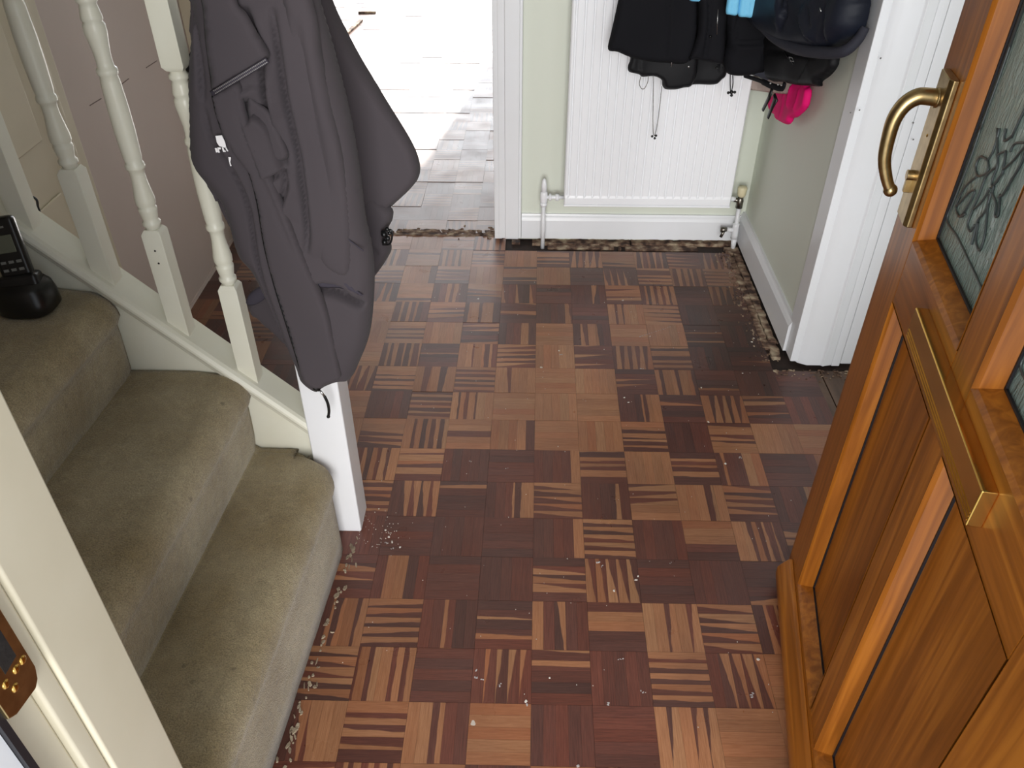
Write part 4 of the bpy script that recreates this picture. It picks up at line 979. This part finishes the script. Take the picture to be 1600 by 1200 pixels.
# ------------------------------------------------------------------ coats on the right
YK = .97
rk = empty('coat_rack', (.3, 1.14, 1.6), 'white coat rack on the back wall above the radiator', 'coat rack')
obj('board', bx(-.15, .5, 1.128, 1.15, 1.56, 1.66), 'gloss', rk, bevel=.003)
HK = [(.06, 1.55), (.19, 1.55), (.27, 1.55), (.43, 1.55), (.36, 1.55)]
for x, z in HK: obj('hook', tube(bmesh.new(), smooth_path([(x, 1.13, 1.61), (x, 1.08, 1.60), (x, 1.03, 1.56), (x, 1.0, 1.57), (x, .985, 1.6)]), .005, 10), 'steel', rk, smooth=True)
def top(xc, w, z=1.585):
    return [(xc - w, z - .1, 'm'), (xc - w * .4, z, 'm'), (xc + w * .4, z, 'm'), (xc + w, z - .1, 'm')]
def jacket(name, label, cat='jacket', group=None, loc=(0, 0, 0)): return empty(name, loc, label, cat, group)
j = jacket('softshell_jacket', 'black softshell jacket hanging over the left part of the radiator', loc=(.06, .98, .63))
cloth('front_body', 'black', j, top(.06, .06) + [(1090, -250), (1090, 0), (1088, 60), (1075, 97), (1040, 98), (1010, 95), (984, 89), (965, 81), (950, 77), (955, 50), (966, 0), (990, -120)], YK - .02, .02, .02,
      folds=[([(1048, -60), (1046, 0), (1044, 50), (1040, 98)], .006, .0015, .03)], seedn=10)
cloth('lower_body', 'blacks', j, [(985, 40), (983, 70), (985, 92), (981, 103), (983, 112), (998, 116), (1004, 120), (1022, 119), (1034, 125), (1038, 137), (1052, 140), (1068, 137), (1082, 132), (1090, 100), (1080, 40)], YK + .012, .012, .012, folds=[([(1000, 90), (999, 117)], .005, .0015, .012)], seedn=11)
sl = cloth('sleeve', 'black', j, [(1096, -140), (1120, -140), (1136, 0), (1134, 50), (1130, 97), (1110, 97), (1085, 92), (1075, 95), (1088, 60), (1092, 20)], YK - .045, .02, .02, folds=[([(1104, -20), (1104, 40), (1096, 95)], -.01, .002, .02)], seedn=12)
for k, (x, y) in enumerate(((1075, 80), (1076, 104), (1110, 57), (1120, 106))):
    bm = bmesh.new(); bmesh.ops.create_uvsphere(bm, u_segments=10, v_segments=6, radius=.0042, matrix=Matrix.Translation(on(x, y, YK - (.024 if k < 1 else .06 if k == 2 else .0)))); obj('snap', bm, 'steel' if k < 2 else 'plastic_b', j, smooth=True)
for a, b, yy in (((1069, 2), (1064, 17), YK - .03), ((1122, 15), (1120, 54), YK - .066), ((1050, 92), (1049, 104), YK - .03)):
    obj('reflective_piping', tube(bmesh.new(), [on(*a, yy), on(*b, yy)], .001, 6), 'steel', j, smooth=True)
obj('long_drawcord', tube(bmesh.new(), smooth_path([on(1021, 118, YK), on(1020.5, 160, YK), on(1020, 190, YK), on(1021, 209, YK), on(1024, 209, YK), on(1029, 180, YK), on(1034, 135, YK)], 6), .0011, 6), 'chrome', j, smooth=True)
obj('drawcord_loop', tube(bmesh.new(), smooth_path([on(1002, 118, YK), on(999, 130, YK), on(1002, 138, YK), on(1007, 138, YK), on(1012, 128, YK), on(1013, 118, YK)], 6), .0011, 6), 'chrome', j, smooth=True)
bm = bmesh.new()
for x, y, r_ in ((1019, 213, .004), (1025, 212, .004), (1023, 216, .004)): bmesh.ops.create_icosphere(bm, subdivisions=2, radius=r_, matrix=Matrix.Translation(on(x, y, YK)))
obj('cord_stopper', bm, 'plastic_b', j, smooth=True)

j = jacket('shell_jacket', 'plain black jacket with snap buttons reaching lowest in front of the radiator', loc=(.19, 1.0, .6))
cloth('body', 'blacks', j, top(.18, .05) + [(1128, -150), (1140, 0), (1142, 60), (1136, 112), (1128, 124), (1116, 132), (1085, 132), (1066, 137), (1050, 140), (1036, 136), (1035, 110), (1040, 0), (1050, -150)], YK + .05, .02, .02,
      folds=[([(1086, 60), (1080, 110), (1080, 134)], .01, .002, .02), ([(1125, 60), (1128, 110)], .01, .002, .02)], seedn=13)
j = jacket('puffer_jacket', 'black padded jacket with a toggle cord hanging between the other coats', loc=(.3, .98, .61))
cloth('body', 'black', j, top(.28, .05) + [(1200, -150), (1215, 0), (1222, 60), (1212, 105), (1192, 112), (1165, 118), (1142, 117), (1132, 108), (1130, 85), (1136, 60), (1128, 0), (1130, -150)], YK - .01, .035, .03,
      folds=[([(1215, 62), (1180, 64), (1140, 66)], .014, .003, .03), ([(1140, 60), (1145, 30), (1155, 0)], .01, .003, .02)], seedn=14)
obj('toggle_cord', tube(bmesh.new(), smooth_path([on(1141, 116, YK - .02), on(1141, 132, YK - .02), on(1142, 145, YK - .02), on(1145, 132, YK - .02), on(1145, 116, YK - .02)]), .0016, 8), 'plastic_b', j, smooth=True)
bm = bmesh.new()
for x, y, r_ in ((1143, 144, .006), (1138, 145, .0045), (1148, 144, .0045), (1143, 149, .0045)): bmesh.ops.create_icosphere(bm, subdivisions=2, radius=r_, matrix=Matrix.Translation(on(x, y, YK - .02)))
obj('toggle', bm, 'plastic_b', j, smooth=True)
# black belted coat lowest right, on the right-hand wall
obj('board', bx(.506, .524, .47, 1.1, 1.56, 1.66), 'gloss', rk, bevel=.003)
for y_ in (.62, .76, .9): obj('hook', tube(bmesh.new(), smooth_path([(.51, y_, 1.61), (.47, y_, 1.60), (.43, y_, 1.56), (.40, y_, 1.57), (.39, y_, 1.6)]), .005, 10), 'steel', rk, smooth=True)
PB = slant(.437, .95, .14, -.99); PN = slant(.385, .95, .2, -.98)
j = jacket('belted_coat', 'black coat with zipped pocket and hanging strap ends under the navy jacket', 'coat', loc=(.45, .75, .64))
cloth('body', 'blacks', j, [(.1, 1.45, 'm'), (.18, 1.54, 'm'), (.26, 1.45, 'm'), (.44, 1.1, 'm'), (1322, 60), (1318, 80), (1312, 92), (1308, 106), (1298, 118), (1286, 127), (1284, 135), (1262, 134), (1240, 132), (1222, 128), (1206, 126), (1203, 108), (1200, 80), (1190, 40), (.02, 1.1, 'm')], 0, .022, .02, plane=PB, back=.2,
      folds=[([(1275, 95), (1265, 115), (1255, 130)], .005, .0015, .02), ([(1208, 80), (1230, 84), (1290, 92)], -.006, .003, .02)], seedn=15)
obj('hem_strip', tube(bmesh.new(), smooth_path([onp(1155, 116, PB, .01), onp(1175, 122, PB, .01), onp(1192, 128, PB, .02), onp(1205, 134, PB, .02), onp(1222, 138, PB, .02), onp(1226, 130, PB, .02)]), [.006] * 12 + [.0085] * 19, 10, flat=((1, 0, 0), .5)), 'black', j, smooth=True)
cloth('lining', 'greycloth', j, [(1172, 114), (1203, 104), (1204, 118), (1198, 126), (1185, 120)], 0, .004, .004, plane=PB, seedn=16)
obj('strap_end', tube(bmesh.new(), [onp(1206, 140, PB, .03), onp(1202, 152, PB, .03), onp(1192, 172, PB, .03)], [.0062, .0075, .0062], 10, flat=((.98, .2, 0), .5)), 'plastic_b', j, smooth=True)
obj('strap_end', tube(bmesh.new(), [onp(1210, 148, PB, .03), onp(1212, 156, PB, .03), onp(1207, 166, PB, .03), onp(1200, 184, PB, .03)], [.006, .011, .0075, .006], 10, flat=((.98, .2, 0), .5)), 'plastic_b', j, smooth=True)
for x, y in ((1204, 130), (1216, 132), (1221, 133)):
    bm = bmesh.new(); bmesh.ops.create_uvsphere(bm, u_segments=10, v_segments=6, radius=.003, matrix=Matrix.Translation(onp(x, y, PB, .029))); obj('stud', bm, 'steel', j, smooth=True)
obj('pocket_zip_pull', tube(bmesh.new(), smooth_path([onp(1226, 80, PB, .024), onp(1230, 88, PB, .027), onp(1236, 94, PB, .027), onp(1240, 101, PB, .024)]), .0018, 8), 'plastic_b', j, smooth=True)
bm = bmesh.new(); tube(bm, [onp(1233, 89, PB, .029), onp(1238, 90, PB, .029), onp(1240, 96, PB, .029), onp(1235, 95, PB, .029)], .0014, 8, closed=True); obj('zip_ring', bm, 'steel', j, smooth=True)
# navy jacket
j = jacket('navy_jacket', 'puffy navy blue jacket with ribbed hem hanging nearest the right wall', loc=(.43, .7, .78))
cloth('body', 'navy', j, [(.12, 1.48, 'm'), (.22, 1.57, 'm'), (.32, 1.48, 'm'), (.50, 1.2, 'm'), (1362, -20), (1360, 10), (1350, 48), (1330, 68), (1300, 80), (1250, 76), (1215, 58), (1195, 44), (1182, 28), (1178, 0), (1180, -60), (.0, 1.2, 'm')], 0, .06, .045, plane=PN, back=.1,
      folds=[([(1262, 30), (1255, 5), (1262, -30)], .01, .003, .03), ([(1284, 15), (1290, 40), (1304, 66)], .014, .002, .03), ([(1250, 44), (1258, 25), (1262, 0)], .01, .003, .03), ([(1330, 0), (1328, 40), (1318, 70)], .012, .004, .03), ([(1300, 0), (1308, 40)], .008, .003, .02)], seedn=17)
rp = smooth_path([onp(1168, 22, PN, .01), onp(1188, 38, PN, .03), onp(1212, 60, PN, .04), onp(1245, 76, PN, .045), onp(1285, 82, PN, .04), onp(1318, 80, PN, .03), onp(1340, 62, PN, .01), onp(1352, 42, PN, 0)], 6)
obj('ribbed_hem', tube(bmesh.new(), rp, [.010 + .004 * math.sin(i / len(rp) * PI) for i in range(len(rp))], 14), 'navyrib', j, smooth=True)
obj('zip_pull', tube(bmesh.new(), [onp(1281, 12, PN, .07), onp(1283, 18, PN, .07)], .0016, 8), 'steel', j, smooth=True)
# pink item, beige cloth, blue gloves
PP = slant(.488, .95, .02, -1)
t = cloth('pink_garment', 'pink', None, [(.1, 1.0, 'm'), (.14, 1.0, 'm'), (1262, 110), (1267, 140), (1264, 160), (1260, 170), (1248, 182), (1240, 185), (1236, 193), (1228, 194), (1216, 187), (1214, 181), (1206, 175), (1203, 162), (1212, 146), (1235, 130), (1250, 110)], 0, .012, .012, plane=PP, back=.5,
      folds=[([(1245, 130), (1240, 150), (1238, 170)], .012, .0015, .012), ([(1228, 146), (1228, 165), (1224, 186)], .01, .0015, .01), ([(1255, 135), (1252, 155), (1246, 172)], .009, .0015, .01)], seedn=18, step=.005)
tag(t, 'bright pink garment poking out below the black coat', 'clothing')
PG = slant(.462, .95, .14, -.99)
t = cloth('beige_bag', 'beige', None, [(.12, 1.0, 'm'), (.18, 1.0, 'm'), (1245, 110), (1248, 130), (1240, 142), (1234, 147), (1205, 145), (1185, 142), (1168, 139), (1166, 126), (1180, 118), (1200, 110)], 0, .006, .006, plane=PG, back=.3, seedn=19)
tag(t, 'pale beige cloth bag hem showing between the black coat and radiator', 'bag')
for nm, pts, lab in (('glove', [(1140, -30), (1136, 0), (1134, 20), (1140, 23), (1152, 23), (1156, 0), (1158, -30)], 'pale blue glove cuff at the top between the coats, the narrower left one'),
                     ('glove', [(1158, -30), (1155, 0), (1153, 24), (1165, 27), (1178, 28), (1186, 18), (1188, 8), (1196, -8), (1198, -30)], 'pale blue glove with gathered elastic cuff hanging over the navy jacket')):
    g = cloth(nm, 'blue', None, pts, .84, .014, .01, folds=[([(1166 if pts[0][0] > 1150 else 1146, 0), (1165 if pts[0][0] > 1150 else 1145, 24)], .003, .001, .005), ([(1174, 2), (1172, 26)], .003, .001, .005)], seedn=20, step=.004); tag(g, lab, 'glove', 'pale blue gloves')
g = cloth('scarf_edge', 'blue', None, [(1072, -60), (1076, -10), (1078, 1), (1090, 3), (1104, 1), (1108, -10), (1110, -60)], .93, .01, .008, seedn=21, step=.004)
tag(g, 'light blue cloth edge lying over the black softshell jacket', 'clothing')

# ------------------------------------------------------------------ loose parquet fingers in the far room
for k, (x, y, a, L_) in enumerate(((-1.37, 4.42, .1, .12), (-1.40, 4.0, 1.45, .42), (-1.46, 3.78, 1.5, .3))):
    o = obj('wood_strip', bx(-L_ / 2, L_ / 2, -.012, .012, 0, .012), 'rough', bevel=.001); o.location = (x, y, .002); o.rotation_euler = (0, 0, a)
    tag(o, ['short loose wood strip lying crossways on the far room floor', 'long loose wood strip lying lengthways behind the coat in the far room', 'loose wood strip nearest the coat on the far room floor'][k], 'wood strip', 'loose strips on the far room floor')
